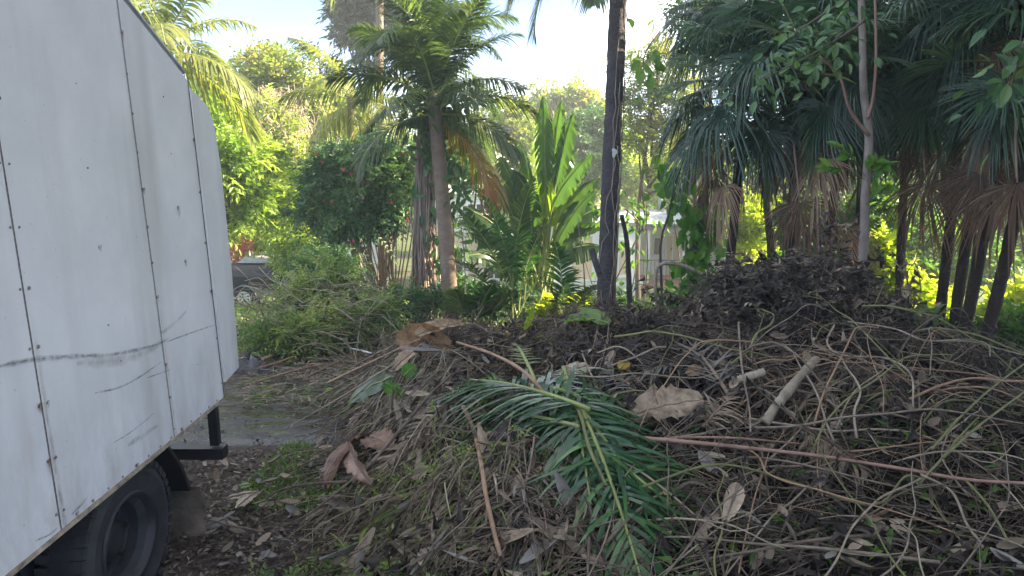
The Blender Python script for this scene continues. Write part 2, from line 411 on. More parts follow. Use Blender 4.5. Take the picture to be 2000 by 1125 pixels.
M['scuff_soft'] = alpha_mark('scuff_soft', (.33, .31, .27), 9, (1, 1, 1), .3, .7, .45)
M['rust'] = alpha_mark('rust_stain', (.16, .075, .035), 40, (1, 1, .4), .35, .6, .85)
M['seam'] = plain('seam_brown', (.13, .105, .085), .8, .2, var=.6, scale=30)
M['rivet'] = plain('rivet_head', (.17, .15, .13), .6, .3, var=.5, scale=30)
M['edge_trim'] = plain('rusty_edge', (.3, .24, .18), .7, .3, var=.6, scale=18)
M['flap'] = plain('mud_flap_rubber', (.17, .14, .105), .8, .2, var=.5, scale=7)
M['tyre'] = plain('tyre_rubber', (.035, .036, .039), .7, .25, var=.35, scale=9)
M['rim_dark'] = plain('dark_rim', (.022, .023, .027), .5, .4, var=.3)

# ------------------------------------------------------------------ growth helpers
def unit(a): return a / (np.linalg.norm(a, axis=-1, keepdims=True) + 1e-9)
def curve(pts, n=16):
    """smooth curve through the given points (Catmull-Rom)"""
    p = np.asarray(pts, float)
    if len(p) == 2: return p[0] + (p[1] - p[0]) * np.linspace(0, 1, n)[:, None]
    q = np.vstack([2 * p[0] - p[1], p, 2 * p[-1] - p[-2]])
    o = []
    per = max(2, int(math.ceil(n / (len(p) - 1))))
    for i in range(len(p) - 1):
        a, b, c, d = q[i:i + 4]
        for t in np.arange(per) / per:
            o.append(.5 * ((2 * b) + (c - a) * t + (2 * a - 5 * b + 4 * c - d) * t * t + (3 * b - a - 3 * c + d) * t ** 3))
    o.append(p[-1]); return np.array(o)
LO = False
def leaves(mb, pos, d, nrm, L, Wd, tint, fold=.18, droop=.15, m=0):
    """folded leaf blades of five corners"""
    n = len(pos)
    L = np.broadcast_to(L, (n,))[:, None]; Wd = np.broadcast_to(Wd, (n,))[:, None]
    d = unit(d); s = unit(np.cross(nrm, d)); u = np.cross(d, s)
    if LO:                       # far foliage: two faces a leaf
        v = np.stack([pos, pos + d * L * .5 + s * Wd * .5 + u * Wd * fold, pos + d * L - u * L * droop, pos + d * L * .5 - s * Wd * .5 + u * Wd * fold], 1); i = np.arange(n)[:, None] * 4
        mb.add(v.reshape(-1, 3), t=np.concatenate([i + np.array(k)[None] for k in ((0, 3, 2), (0, 2, 1))]), tint=np.repeat(np.broadcast_to(tint, (n,)), 4), m=m); return
    mid = pos + d * L * .45
    v = np.stack([pos, mid + s * Wd * .5 + u * Wd * fold, mid, mid - s * Wd * .5 + u * Wd * fold, pos + d * L - u * L * droop], 1)
    i = np.arange(n)[:, None] * 5
    t = np.concatenate([i + np.array(k)[None] for k in ((0, 2, 1), (0, 3, 2), (1, 2, 4), (2, 3, 4))])
    mb.add(v.reshape(-1, 3), t=t, tint=np.repeat(np.broadcast_to(tint, (n,)), 5), m=m)
def leaves_hi(mb, pos, d, nrm, L, Wd, tint, fold=.18, droop=.2, m=0):
    n = len(pos); L = np.broadcast_to(L, (n,))[:, None]; Wd = np.broadcast_to(Wd, (n,))[:, None]
    d = unit(d); s = unit(np.cross(nrm, d)); u = np.cross(d, s); V = [pos]
    for t, w in ((.16, .62), (.42, 1.0), (.72, .72)):
        c = pos + d * L * t - u * L * droop * t * t
        V += [c + s * Wd * .5 * w + u * Wd * fold * w, c, c - s * Wd * .5 * w + u * Wd * fold * w]
    V.append(pos + d * L * 1.02 - u * L * droop * 1.1); v = np.stack(V, 1); i = np.arange(n)[:, None] * 11
    t = np.concatenate([i + np.array(k)[None] for k in ((0, 2, 1), (0, 3, 2), (7, 8, 10), (8, 9, 10))])
    q = np.concatenate([i + np.array(k)[None] for k in ((1, 2, 5, 4), (2, 3, 6, 5), (4, 5, 8, 7), (5, 6, 9, 8))])
    mb.add(v.reshape(-1, 3), q=q, t=t, tint=np.repeat(np.broadcast_to(tint, (n,)), 11), m=m)
def rand_dir(n): return unit(rng.normal(size=(n, 3)))
def sprays(mb, base, d, slen, pairs, L, Wd, tint, spread=1.0, droop=.25, m=0, stem=0, m_stem=1):
    """leafy sprays: leaves in pairs along a drooping twig"""
    n = len(base); d = unit(d)
    slen = np.broadcast_to(slen, (n,)); tint = np.broadcast_to(tint, (n,))
    side = unit(np.cross(d, np.array((0, 0, 1.0)) + rng.normal(size=(n, 3)) * .35))
    up = np.cross(side, d)
    for k in range(pairs):
        t = (k + .6) / pairs
        p = base + d * (slen * t)[:, None] - np.array((0, 0, 1.0)) * (slen * droop * t * t)[:, None]
        for sg in ((-1, 1) if k < pairs - 1 else (0,)):
            ld = d * .7 + side * sg * spread + rng.normal(size=(n, 3)) * .22 - np.array((0, 0, droop * .8))
            leaves(mb, p, ld, up + rng.normal(size=(n, 3)) * .3, L * rng.uniform(.75, 1.2, n), Wd * rng.uniform(.8, 1.15, n), np.clip(tint + rng.normal(0, .1, n), 0, 1), m=m)
    if stem:
        for a, b, l in zip(base, d, slen):
            mb.tube([a, a + b * l * .5 - np.array((0, 0, l * droop * .25)), a + b * l - np.array((0, 0, l * droop))], [stem, stem * .7, stem * .3], 3, m=m_stem, cap=False)
def blob_points(blobs, n, shell=.45):
    """n points in a union of ellipsoids (x, y, z, rx, ry, rz) with a looser middle; also outward directions"""
    B = np.asarray(blobs, float)
    w = (B[:, 3] * B[:, 4] * B[:, 5]) ** (2 / 3); w /= w.sum()
    k = rng.choice(len(B), n, p=w)
    dr = rand_dir(n)
    r = rng.uniform(0, 1, n) ** shell
    r *= .8 + .45 * np.sin(dr[:, 0] * 5 + k) * np.cos(dr[:, 2] * 4 + 2 * k)
    p = B[k, :3] + dr * r[:, None] * B[k, 3:]
    return p, dr, k
def tree(name, label, cat, base, blobs, mat, n, slen=.5, pairs=4, L=.16, Wd=.08, trunk_r=.12, bark='trunk', group=None, droop=.25, up=.35, stems=None, tint=(.45, .22), limb_sides=6, bent=.3, shell=.45):
    base = np.asarray(base, float)
    t = thing(name, label, cat, base, group)
    B = np.asarray(blobs, float)
    cen = B[:, :3].mean(0)
    mb = MB()
    top = cen.copy(); top[2] = B[:, 2].max() - .2 * B[0, 5]
    if stems is None:
        fork = base + (top - base) * .5 + np.array((rng.normal() * bent, rng.normal() * bent, 0))
        mb.tube(curve([base, base + (fork - base) * .5 + rng.normal(size=3) * .08, fork, top], 14), np.linspace(trunk_r, trunk_r * .35, 16)[:len(curve([base, base, fork, top], 14))], 8)
        for b in B:
            a = base + (top - base) * rng.uniform(.35, .7)
            c = b[:3] + rng.normal(size=3) * b[3] * .15
            mb.tube(curve([a, (a + c) / 2 + rng.normal(size=3) * .2, c], 8), np.linspace(trunk_r * .5, trunk_r * .12, 9), limb_sides)
            for _ in range(4):
                e = c + rand_dir(1)[0] * b[3:] * .8
                mb.tube(curve([c, (c + e) / 2 + rng.normal(size=3) * .1, e], 5), np.linspace(trunk_r * .16, trunk_r * .04, 7)[:len(curve([c, c, e], 5))], 4)
    else:
        for _ in range(stems):
            b = B[rng.integers(len(B))]
            a = base + np.array((rng.normal() * .35, rng.normal() * .3, 0)) * (B[:, 3].max() / 1.2)
            c = b[:3] + rand_dir(1)[0] * b[3:] * .7
            pts = curve([a, a + (c - a) * .5 + rng.normal(size=3) * .12 * np.array((1, 1, .3)), c], 10)
            mb.tube(pts, np.linspace(trunk_r, trunk_r * .3, len(pts)), 5, tint=rng.uniform(.2, .9))
    part('trunk', mb, M[bark], t, True)
    p, dr, k = blob_points(B, n, shell)
    mb = MB()
    d = dr * .8 + rng.normal(size=(n, 3)) * .55 + np.array((0, 0, up))
    cl = fbm(p[:, 0] * 1.1 + 40, p[:, 2] * 1.1 + p[:, 1] * .8, 3, 3)
    tn = np.clip(tint[0] + (cl - .5) * 1.2 + rng.normal(0, tint[1] * .6, n), 0, 1)
    global LO
    LO = L >= .2 or name in ('conifer_tree', 'fine_leaved_tree', 'weed_bush')
    sprays(mb, p, d, slen * rng.uniform(.6, 1.25, n), pairs, L, Wd, tn, droop=droop)
    if stems is not None:
        k = n // 7; sprays(mb, p[:k], d[:k] + np.array((0, 0, .35)), slen * rng.uniform(1.2, 2.4, k), pairs + 4, L, Wd, np.clip(tn[:k] + .1, 0, 1), droop=.45)
    LO = False
    part('crown', mb, M[mat], t)
    return t

# ---- palms
UPV = np.array((0, 0, 1.0))
def feather_parts(elev, bend, L, nl, ll, lw, hang, vee=.35, fwd=.55, seg=4, tip_old=0., seed=0, jit=.08, t0=.12, twist=0., petiole_r=.018, one_side=0.0):
    """feather frond built along +X from the origin, leaning by elev and bending down; returns leaflet and midrib collectors"""
    r = np.random.default_rng(seed)
    t = np.linspace(0, 1, 24)
    ang = elev - bend * t ** 1.4
    ds = L / 23
    pts = np.zeros((24, 3))
    pts[1:, 0] = np.cumsum(np.cos(ang[:-1]) * ds); pts[1:, 2] = np.cumsum(np.sin(ang[:-1]) * ds)
    pts[:, 1] += twist * t ** 2 * L
    rib = MB(); rib.tube(pts, petiole_r * (1 - .8 * t) + .003, 5)
    T = unit(np.gradient(pts, axis=0))
    mb = MB()
    for sg in (-1, 1):
        tl = np.clip(np.linspace(t0, .99, nl) + r.normal(0, .004, nl), 0, .995)
        idx = tl * 23; i0 = np.minimum(idx.astype(int), 22); f = (idx - i0)[:, None]
        b = pts[i0] * (1 - f) + pts[i0 + 1] * f
        Tt = unit(T[i0] * (1 - f) + T[i0 + 1] * f)
        Sd = np.tile(np.array((0, 1.0, 0)), (nl, 1))
        N = unit(np.cross(Tt, Sd)); N *= np.sign(N[:, 2:3] + 1e-6)
        fw = fwd + 1.1 * tl[:, None] ** 3
        d = unit(Tt * fw + Sd * sg + N * (vee + r.normal(0, jit, (nl, 1))) + r.normal(0, jit, (nl, 3)))
        ln = ll * (np.sin(np.clip(tl * .88 + .14, 0, 1) * math.pi) ** .55) * r.uniform(.85, 1.1, nl)
        wv = unit(np.cross(d, N))
        ks = np.linspace(0, 1, seg + 1)
        wprof = np.interp(ks, [0, .15, .5, .85, 1], [.5, .95, 1, .5, .05])
        pos = b[:, None] + d[:, None] * (ln[:, None] * ks)[..., None] - UPV * (hang * (1 + r.normal(0, .25, nl)) * ln)[:, None, None] * (ks ** 2)[None, :, None]
        l = pos + wv[:, None] * (lw * .5 * wprof)[None, :, None]
        rr = pos - wv[:, None] * (lw * .5 * wprof)[None, :, None]
        v = np.stack([l, rr], 2).reshape(nl, -1, 3)
        k2 = (seg + 1) * 2
        q = np.concatenate([np.arange(nl)[:, None] * k2 + np.array((2 * k, 2 * k + 1, 2 * k + 3, 2 * k + 2)) for k in range(seg)])
        base_t = r.uniform(.12, .55) + r.normal(0, .16, nl)
        if tip_old: base_t = base_t + tip_old * np.clip((tl - .25) / .6, 0, 1)
        mb.add(v.reshape(-1, 3), q=q, tint=np.repeat(np.clip(base_t, 0, 1), k2))
    return mb, rib
_fe = {}
def feather_mesh(key, mat, ribmat, **kw):
    k = (key, mat)
    if k not in _fe:
        a, b = feather_parts(**kw)
        _fe[k] = (a.mesh('frond', M[mat]), b.mesh('midrib', M[ribmat], True))
    return _fe[k]
def put_frond(parent, meshes, loc, az, scale=1.0, roll=0., label=None, tilt=0.):
    m = Matrix.Translation(Vector(loc)) @ Matrix.Rotation(az, 4, 'Z') @ Matrix.Rotation(tilt, 4, 'Y') @ Matrix.Rotation(roll, 4, 'X') @ Matrix.Scale(scale, 4)
    o = link('frond', meshes[0], parent, m)
    if label: o['label'] = label
    if meshes[1] is not None: link('midrib', meshes[1], o)
    return o
def feather_palm(label, base, top, trunk_r, L, n, mat='palm', trunk='trunk_palm', group='feather palms', old=(), dens=46, seed=0, rings=True, hang=.5, azs=None, elev_rng=(-25, 80), ll=.55, lw=.045):
    base = np.asarray(base, float); top = np.asarray(top, float)
    t = thing('feather_palm', label, 'palm tree', base, group)
    mb = MB(); k = 40
    f = np.linspace(0, 1, k)[:, None]
    pts = base + (top - base) * f + np.stack([.06 * np.sin(f[:, 0] * 3 + seed), .05 * np.cos(f[:, 0] * 4), 0 * f[:, 0]], 1)
    rr = trunk_r * (1.12 - .3 * f[:, 0]); rr[0] *= 1.3; rr[1] *= 1.15
    if rings: rr = rr * (1 + .025 * (np.arange(k) % 2))
    mb.tube(pts, rr, 12, tint=rng.uniform(.3, .7, k))
    part('trunk', mb, M[trunk], t, True)
    r = random.Random(seed + 5)
    for i in range(n):
        f = i / max(n - 1, 1)
        e = elev_rng[1] + (elev_rng[0] - elev_rng[1]) * f
        eb = round(e / 20) * 20
        me = feather_mesh(('std', eb, round(L, 1), dens, hang, ll), mat, 'midrib', elev=R(eb), bend=R(58 + .2 * (90 - eb)), L=L, nl=dens, ll=ll, lw=lw, hang=hang + .25 * f, seed=int(eb) + 200)
        az = R(i * 137.5 + r.uniform(-15, 15) + seed * 31) if azs is None else R(azs[i % len(azs)])
        put_frond(t, me, top - base + np.array((0, 0, -.35 * f)), az, r.uniform(.88, 1.1), R(r.uniform(-25, 25)), tilt=R(r.uniform(-8, 8)))
    for az, eb in old:
        me = feather_mesh(('old', eb, round(L, 1)), 'palm_old', 'midrib_dead', elev=R(eb), bend=R(70), L=L, nl=dens, ll=ll, lw=lw, hang=hang + .4, tip_old=.75, seed=77)
        put_frond(t, me, top - base + np.array((0, 0, -.4)), R(az), 1.0, 0, label='frond yellowing to orange and brown at its tip')
    return t
def fan_parts(elev, bend, Lp, rad, nseg, droop, dead, seed, span=300):
    """fan frond along +X: petiole, then a pleated palmate blade with split drooping tips"""
    r = np.random.default_rng(seed)
    n = 12; t = np.linspace(0, 1, n); ang = elev - bend * t ** 1.5
    pts = np.zeros((n, 3)); ds = Lp / (n - 1)
    pts[1:, 0] = np.cumsum(np.cos(ang[:-1]) * ds); pts[1:, 2] = np.cumsum(np.sin(ang[:-1]) * ds)
    rib = MB(); rib.tube(pts, np.linspace(.02, .011, n), 5)
    T = unit(pts[-1] - pts[-2]); Sd = np.array((0, 1.0, 0)); N = np.cross(T, Sd); N *= np.sign(N[2] + 1e-6) if abs(N[2]) > .05 else 1
    hub = pts[-1]
    mb = MB()
    th = np.radians(np.linspace(-span / 2, span / 2, nseg)) + r.normal(0, .012 if not dead else .05, nseg)
    ln = rad * (.72 + .28 * np.cos(th * .5)) * r.uniform(.9, 1.08, nseg)
    if dead: th *= r.uniform(.45, .75)
    d = np.cos(th)[:, None] * T + np.sin(th)[:, None] * Sd
    d = unit(d + N * (.22 * np.abs(np.sin(th)))[:, None] - N * (.1 if not dead else .3))
    tang = unit(-np.sin(th)[:, None] * T + np.cos(th)[:, None] * Sd)
    ks = np.array([.02, .25, .5, .68, .84, 1.0])
    dth = math.radians(span / (nseg - 1)) * (1 if not dead else .6)
    wid = np.where(ks < .5, ks * rad * dth * .98, 0)
    w5 = .5 * rad * dth * .98
    wid = np.where(ks >= .5, np.interp(ks, [.5, .84, 1], [w5, w5 * .6, .002]), wid)
    dz = droop * (1 + r.normal(0, .35, nseg))
    pos = hub + d[:, None] * (ln[:, None] * ks)[..., None]
    fall = np.clip(ks - .4, 0, 1) ** 1.6
    pos = pos - UPV * (dz * ln)[:, None, None] * fall[None, :, None] * 1.6
    pos = pos - d[:, None] * (np.clip(dz, 0, 1) * ln * .45)[:, None, None] * (fall ** 1.2)[None, :, None]
    pos = pos + r.normal(0, .012 if not dead else .04, (nseg, 1, 3)) * ks[None, :, None]
    l = pos + tang[:, None] * (wid * .5)[None, :, None]
    c = pos + N * (wid * .28 * (1 if not dead else 1.6))[None, :, None]
    rr = pos - tang[:, None] * (wid * .5)[None, :, None]
    v = np.stack([l, c, rr], 2).reshape(nseg, -1, 3)
    k3 = len(ks) * 3
    q = []
    for k in range(len(ks) - 1):
        q += [(3 * k, 3 * k + 1, 3 * k + 4, 3 * k + 3), (3 * k + 1, 3 * k + 2, 3 * k + 5, 3 * k + 4)]
    q = np.array(q)
    Q = np.concatenate([i * k3 + q for i in range(nseg)])
    tn = np.clip(r.uniform(.02, .72) + r.normal(0, .13, nseg), 0, 1)
    mb.add(v.reshape(-1, 3), q=Q, tint=np.repeat(tn, k3))
    return mb, rib
_fa = {}
def fan_mesh(eb, var, dead, Lp=.95, rad=.9):
    k = (eb, var, dead)
    if k not in _fa:
        a, b = fan_parts(R(eb), R(38 if not dead else 30), Lp, rad * (1 if not dead else .9), 60, (.2 + .34 * var) if not dead else .75, dead, int(eb * 3 + 400 + var * 7))
        _fa[k] = (a.mesh('frond', M['fan_dead' if dead else 'fan']), b.mesh('midrib', M['midrib_dead' if dead else 'midrib'], True))
    return _fa[k]
def fan_palm(label, base, top, trunk_r, n, ndead, seed=0, scale=1.0, bend=0., n_skip=()):
    base = np.asarray(base, float); top = np.asarray(top, float)
    t = thing('fan_palm', label, 'palm tree', base, 'fan palms on the right')
    mb = MB(); k = 46; f = np.linspace(0, 1, k)[:, None]
    pts = base + (top - base) * f + np.stack([bend * np.sin(f[:, 0] * math.pi), .03 * np.cos(f[:, 0] * 5), 0 * f[:, 0]], 1)
    rr = trunk_r * (1.1 - .2 * f[:, 0]) * (1 + .05 * (np.arange(k) % 2)) * rng.uniform(.96, 1.05, k); rr[0] *= 1.25
    mb.tube(pts, rr, 10, tint=rng.uniform(.2, .7, k)); part('trunk', mb, M['trunk_fan'], t, True)
    r = random.Random(seed)
    for i in range(n):
        f = i / max(n - 1, 1); e = 75 - 110 * f
        eb = round(e / 22) * 22
        put_frond(t, fan_mesh(eb, i % 3, False), top - base + np.array((0, 0, -.25 * f)), R(i * 137.5 + r.uniform(-18, 18) + seed * 53), scale * r.uniform(.85, 1.12), R(r.uniform(-25, 25)))
    for i in range(ndead):
        eb = (-40, -60, -75)[i % 3]
        put_frond(t, fan_mesh(eb, i % 2, True), top - base + np.array((0, 0, -.3 - .12 * (i % 4))), R(i * 137.5 + 60 + seed * 17 + r.uniform(-20, 20)), scale * r.uniform(.8, 1.1), R(r.uniform(-40, 40)), label='dead brown frond')
    return t

# ================================================================== THE SETTING
# ground sheet
def grid_sheet(xs, ys, zf, mat, name, kind):
    X, Y = np.meshgrid(xs, ys); Z = zf(X, Y)
    nx, ny = len(xs), len(ys)
    i = np.arange(ny - 1)[:, None] * nx; j = np.arange(nx - 1)[None]
    q = np.stack([i + j, i + j + 1, i + nx + j + 1, i + nx + j], -1).reshape(-1, 4)
    mb = MB(); mb.add(np.stack([X, Y, Z], -1).reshape(-1, 3), q=q)
    return tag(link(name, mb.mesh(name, mat, True)), kind=kind)
gx = np.concatenate([np.linspace(-75, -14, 12), np.linspace(-12, 14, 105), np.linspace(16, 75, 12)])
gy = np.concatenate([np.linspace(-12, -3, 5), np.linspace(-2, 14, 81), np.linspace(14.5, 60, 50), np.linspace(64, 105, 6)])
def drive_mask(x, y):
    x = np.asarray(x, float)
    return sstep(5.25, 5.6, y - .3 * np.clip((x + 2.8) / 3.4, 0, 1)) * (1 - sstep(7.9, 8.2, y)) * (1 - sstep(.1, .5, x)) * sstep(-7.9, -7.5, x)
grid_sheet(gx, gy, lambda a, b: ground_z(a, b) - .07 * drive_mask(a, b), M['ground'], 'ground', 'structure')
# wet concrete driveway crossing behind the truck
def drive():
    mb = MB(); n = 60; w = 16
    s = np.linspace(0, 1, n)
    cx = -8 + 8.6 * s; 
    near = 5.15 + .5 * np.clip(s - .6, 0, 1) + .25 * (fbm(s * 14, s * 0 + 3, 2) - .5)
    far = 8.15 + .5 * np.clip(s - .5, 0, 1) + .4 * (fbm(s * 12, s * 0 + 9, 4) - .5)
    v = []
    for k in range(w + 1):
        y = near + (far - near) * k / w
        v.append(np.stack([cx, y, ground_z(cx, y) + .014 - .05 * float(k in (0, w))], 1))
    v = np.stack(v, 1).reshape(-1, 3)
    i = np.arange(n - 1)[:, None] * (w + 1); j = np.arange(w)[None]
    q = np.stack([i + j, i + w + 1 + j, i + w + 2 + j, i + 1 + j], -1).reshape(-1, 4)
    mb.add(v, q=q)
    tag(link('driveway', mb.mesh('driveway', M['drive'], True)), kind='structure')
drive()

# ------------------------------------------------------------------ house far down the slope
HY = 29.0
def house():
    b0 = P(1090, 585, HY); gz = float(ground_z(1.5, HY))
    t = thing('weatherboard_house', 'pale weatherboard cottage with metal roof and porch seen between the trees', 'house', (b0[0], HY, gz))
    def boards(x0, x1, z0, z1, y, mat, h=.16, name='board_cladding'):
        mb = MB(); z = z0
        while z < z1 - .01:
            hh = min(h, z1 - z)
            v = [(x0, y - .03, z), (x1, y - .03, z), (x1, y - .004, z + hh), (x0, y - .004, z + hh), (x0, y + .02, z), (x1, y + .02, z)]
            mb.add(v, q=[(0, 1, 2, 3), (4, 5, 1, 0)]); z += h
        mb.box(((x0 + x1) / 2, y + .1, (z0 + z1) / 2), (x1 - x0, .16, z1 - z0))
        return part(name, mb, mat, t, kind='stuff')
    def window(px0, py0, px1, py1, y, glassmat, mullion=True, name='window'):
        a, b = P(px0, py1, y), P(px1, py0, y)
        x0, x1, z0, z1 = a[0], b[0], a[2], b[2]
        mb = MB(); fw = .09
        mb.box(((x0 + x1) / 2, y - .06, z1), (x1 - x0 + 2 * fw, .1, fw)); mb.box(((x0 + x1) / 2, y - .07, z0), (x1 - x0 + 2 * fw, .14, fw))
        mb.box((x0 - fw / 2, y - .058, (z0 + z1) / 2), (fw, .09, z1 - z0 - fw - .004)); mb.box((x1 + fw / 2, y - .058, (z0 + z1) / 2), (fw, .09, z1 - z0 - fw - .004))
        if mullion: mb.box(((x0 + x1) / 2, y - .055, (z0 + z1) / 2), (.05, .05, z1 - z0 - fw - .004))
        w = part(name, mb, M['trim_white'], t)
        g = MB(); g.box(((x0 + x1) / 2, y - .035, (z0 + z1) / 2), (x1 - x0, .02, z1 - z0)); part('pane', g, glassmat, w)
        return w
    def roofsheet(px0, px1, py_front, yf, depth, rise, over=.25, mat='roof_metal'):
        a, b = P(px0, py_front, yf), P(px1, py_front, yf)
        n = int((b[0] - a[0]) / .1); xs = np.linspace(a[0] - over, b[0] + over, max(n, 4))
        zo = .018 * (np.arange(len(xs)) % 2)
        mb = MB(); v = np.concatenate([np.stack([xs, 0 * xs + yf - .3, a[2] + zo], 1), np.stack([xs, 0 * xs + yf + depth, a[2] + rise + zo], 1)])
        v = np.concatenate([v, v - np.array((0, 0, .04))]); n = len(xs)
        q = [(i, i + 1, n + i + 1, n + i) for i in range(n - 1)] + [(2 * n + i, 3 * n + i, 3 * n + i + 1, 2 * n + i + 1) for i in range(n - 1)] + [(i + 1, i, 2 * n + i, 2 * n + i + 1) for i in range(n - 1)]
        mb.add(v, q=q); return part('roof', mb, M[mat], t)
    # left block
    yl = HY + 1.0
    a, b = P(835, 596, yl), P(1012, 380, yl); zmid = P(900, 452, yl)[2]
    boards(a[0], b[0], zmid, b[2], yl, M['white_weather'])
    boards(a[0], b[0], a[2] - .3, zmid, yl + .02, M['cream_weather'])
    window(915, 397, 945, 428, yl, M['glass']); window(889, 482, 903, 548, yl, M['glass'], False); window(945, 478, 985, 545, yl, M['glass'])
    roofsheet(840, 1010, 379, yl, 2.5, .3)
    roofsheet(930, 1030, 428, yl - 1.2, 1.2, .25)
    mb = MB(); p = P(912, 500, yl - 1.2); q = P(912, 432, yl - 1.2); g = P(912, 585, yl - 1.2)
    for px in (912, 1000):
        g = P(px, 590, yl - 1.2); q = P(px, 436, yl - 1.2)
        mb2 = MB(); mb2.box((g[0], yl - 1.2, (g[2] + q[2]) / 2), (.12, .12, q[2] - g[2])); part('post', mb2, M['trim_white'], t)
    # far-left wing behind the flowering bush
    yw = HY + 2.0
    a, b = P(590, 590, yw), P(735, 452, yw)
    boards(a[0], b[0], a[2] - .3, b[2], yw, M['white_weather']); roofsheet(588, 735, 450, yw, 2, .3)
    window(610, 470, 628, 500, yw, M['glass'])
    # middle block
    ym = HY - 1
    a, b = P(1070, 562, ym), P(1252, 436, ym)
    boards(a[0], b[0], a[2] - .4, b[2], ym, M['white_weather'])
    w = window(1115, 459, 1157, 547, ym, M['blind'], False); window(1190, 470, 1225, 540, ym, M['blind'], True)
    roofsheet(1065, 1245, 434, ym, 2.5, .2)
    mb = MB(); a = P(1070, 549, ym); b = P(1252, 558, ym); mb.box(((a[0] + b[0]) / 2, ym - .05, (a[2] + b[2]) / 2), (b[0] - a[0] + .1, .09, .16)); part('plinth_board', mb, M['trim_white'], t)
    # porch on the right
    yr = HY; yb = HY + 1.8
    a, b = P(1238, 556, yb), P(1420, 436, yb)
    boards(a[0], b[0], a[2], b[2], yb, M['white_weather'])
    window(1276, 462, 1289, 498, yb, M['glass'], False); window(1362, 462, 1385, 500, yb, M['glass'], True)
    d = window(1299, 458, 1326, 546, yb, M['blind'], True, 'door')
    roofsheet(1240, 1420, 436, yr - .4, 2.4, .3)
    roofsheet(1225, 1420, 424, yr + 2.0, 2.0, .2)
    mb = MB(); a = P(1238, 442, yr - .4); b = P(1420, 442, yr - .4); mb.box(((a[0] + b[0]) / 2, yr - .55, a[2] - .05), (b[0] - a[0], .05, .2)); part('fascia', mb, M['fascia'], t)
    for px in (1244, 1263, 1334, 1415):
        g = P(px, 553, yr - .3); q = P(px, 448, yr - .3); mb = MB(); mb.box((g[0], yr - .3, (g[2] + q[2]) / 2), (.13, .13, q[2] - g[2])); part('post', mb, M['trim_white'], t)
    a = P(1236, 553, yr - .4); b = P(1425, 553, yr - .4)
    mb = MB(); mb.box(((a[0] + b[0]) / 2, yr + .7, a[2] - .1), (b[0] - a[0], 2.2, .18)); part('deck', mb, M['deck'], t)
    for px in range(1240, 1425, 42):
        g = P(px, 553, yr - .3); mb = MB(); h = g[2] - .2 - float(ground_z(g[0], yr)) + .3; mb.box((g[0], yr - .2, g[2] - .2 - h / 2), (.12, .12, h)); part('stump', mb, M['trunk'], t)
    rail = MB(); zt = P(1240, 508, yr - .35)[2]; zb = P(1240, 546, yr - .35)[2]
    rail.box(((a[0] + b[0]) / 2, yr - .42, zt), (b[0] - a[0], .05, .05)); rail.box(((a[0] + b[0]) / 2, yr - .42, zb), (b[0] - a[0], .04, .04))
    for x in np.arange(a[0] + .1, b[0], .16): rail.box((x, yr - .42, (zt + zb) / 2), (.018, .018, zt - zb - .05))
    part('railing', rail, M['rail'], t)
    mb = MB(); p = P(1289, 415, yr + 3); mb.tube([p, p + UPV * 1.6], .12, 10); part('flue', mb, M['roof_metal'], t, True)
house()
def carport():
    y = 25.0
    c = P(512, 560, y)
    t = thing('open_carport', 'small open shelter with pale beam and posts half hidden by the red flowering creeper', 'shelter', (c[0], y, float(ground_z(c[0], y))))
    a, b = P(470, 425, y), P(548, 432, y)
    mb = MB(); mb.box(((a[0] + b[0]) / 2, y, (a[2] + b[2]) / 2), (b[0] - a[0], .1, .22)); part('beam', mb, M['cream_weather'], t)
    mb = MB(); mb.box(((a[0] + b[0]) / 2, y + 1.4, (a[2] + b[2]) / 2 + .16), (b[0] - a[0] + .4, 3, .06)); part('roof', mb, M['roof_metal'], t)
    for px in (478, 522):
        p = P(px, 430, y); g = float(ground_z(p[0], y)); mb = MB(); mb.box((p[0], y + .09, (p[2] + g) / 2 - .06), (.14, .07, p[2] - g)); part('post', mb, M['cream_weather'], t)
carport()

rng = np.random.default_rng(100)
# ------------------------------------------------------------------ background trees
def blobs_px(lst, Y):
    """(px, py, rpx, rpy) ellipses at distance Y -> blobs"""
    o = []
    for e in lst:
        px, py, rx, ry = e[:4]; yy = Y + (e[4] if len(e) > 4 else 0)
        p = P(px, py, yy); s = yy / FPX
        o.append((p[0], p[1], p[2], rx * s, max(rx, ry) * s * .8, ry * s))
    return o
def gbase(px, Y):
    p = P(px, 500, Y); return (p[0], Y, float(ground_z(p[0], Y)) - .05)
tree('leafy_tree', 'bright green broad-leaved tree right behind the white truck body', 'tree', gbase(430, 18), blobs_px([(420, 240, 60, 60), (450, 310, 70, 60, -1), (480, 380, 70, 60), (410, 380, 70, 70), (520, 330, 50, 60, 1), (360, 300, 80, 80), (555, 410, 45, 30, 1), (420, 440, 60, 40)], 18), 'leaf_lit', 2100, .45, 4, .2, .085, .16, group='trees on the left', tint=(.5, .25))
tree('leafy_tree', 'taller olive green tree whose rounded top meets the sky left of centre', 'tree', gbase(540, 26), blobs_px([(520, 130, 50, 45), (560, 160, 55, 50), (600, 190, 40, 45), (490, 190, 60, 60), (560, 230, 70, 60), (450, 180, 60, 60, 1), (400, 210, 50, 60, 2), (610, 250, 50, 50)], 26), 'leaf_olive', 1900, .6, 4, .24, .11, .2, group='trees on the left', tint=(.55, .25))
tree('leafy_tree', 'green tree with thin yellowish top behind the feather palms', 'tree', gbase(660, 33), blobs_px([(660, 230, 60, 60), (620, 290, 60, 60), (700, 310, 70, 60), (760, 290, 60, 70), (670, 165, 30, 40), (800, 350, 70, 60)], 33), 'leaf_olive', 1500, .7, 4, .3, .13, .2, group='trees on the left')
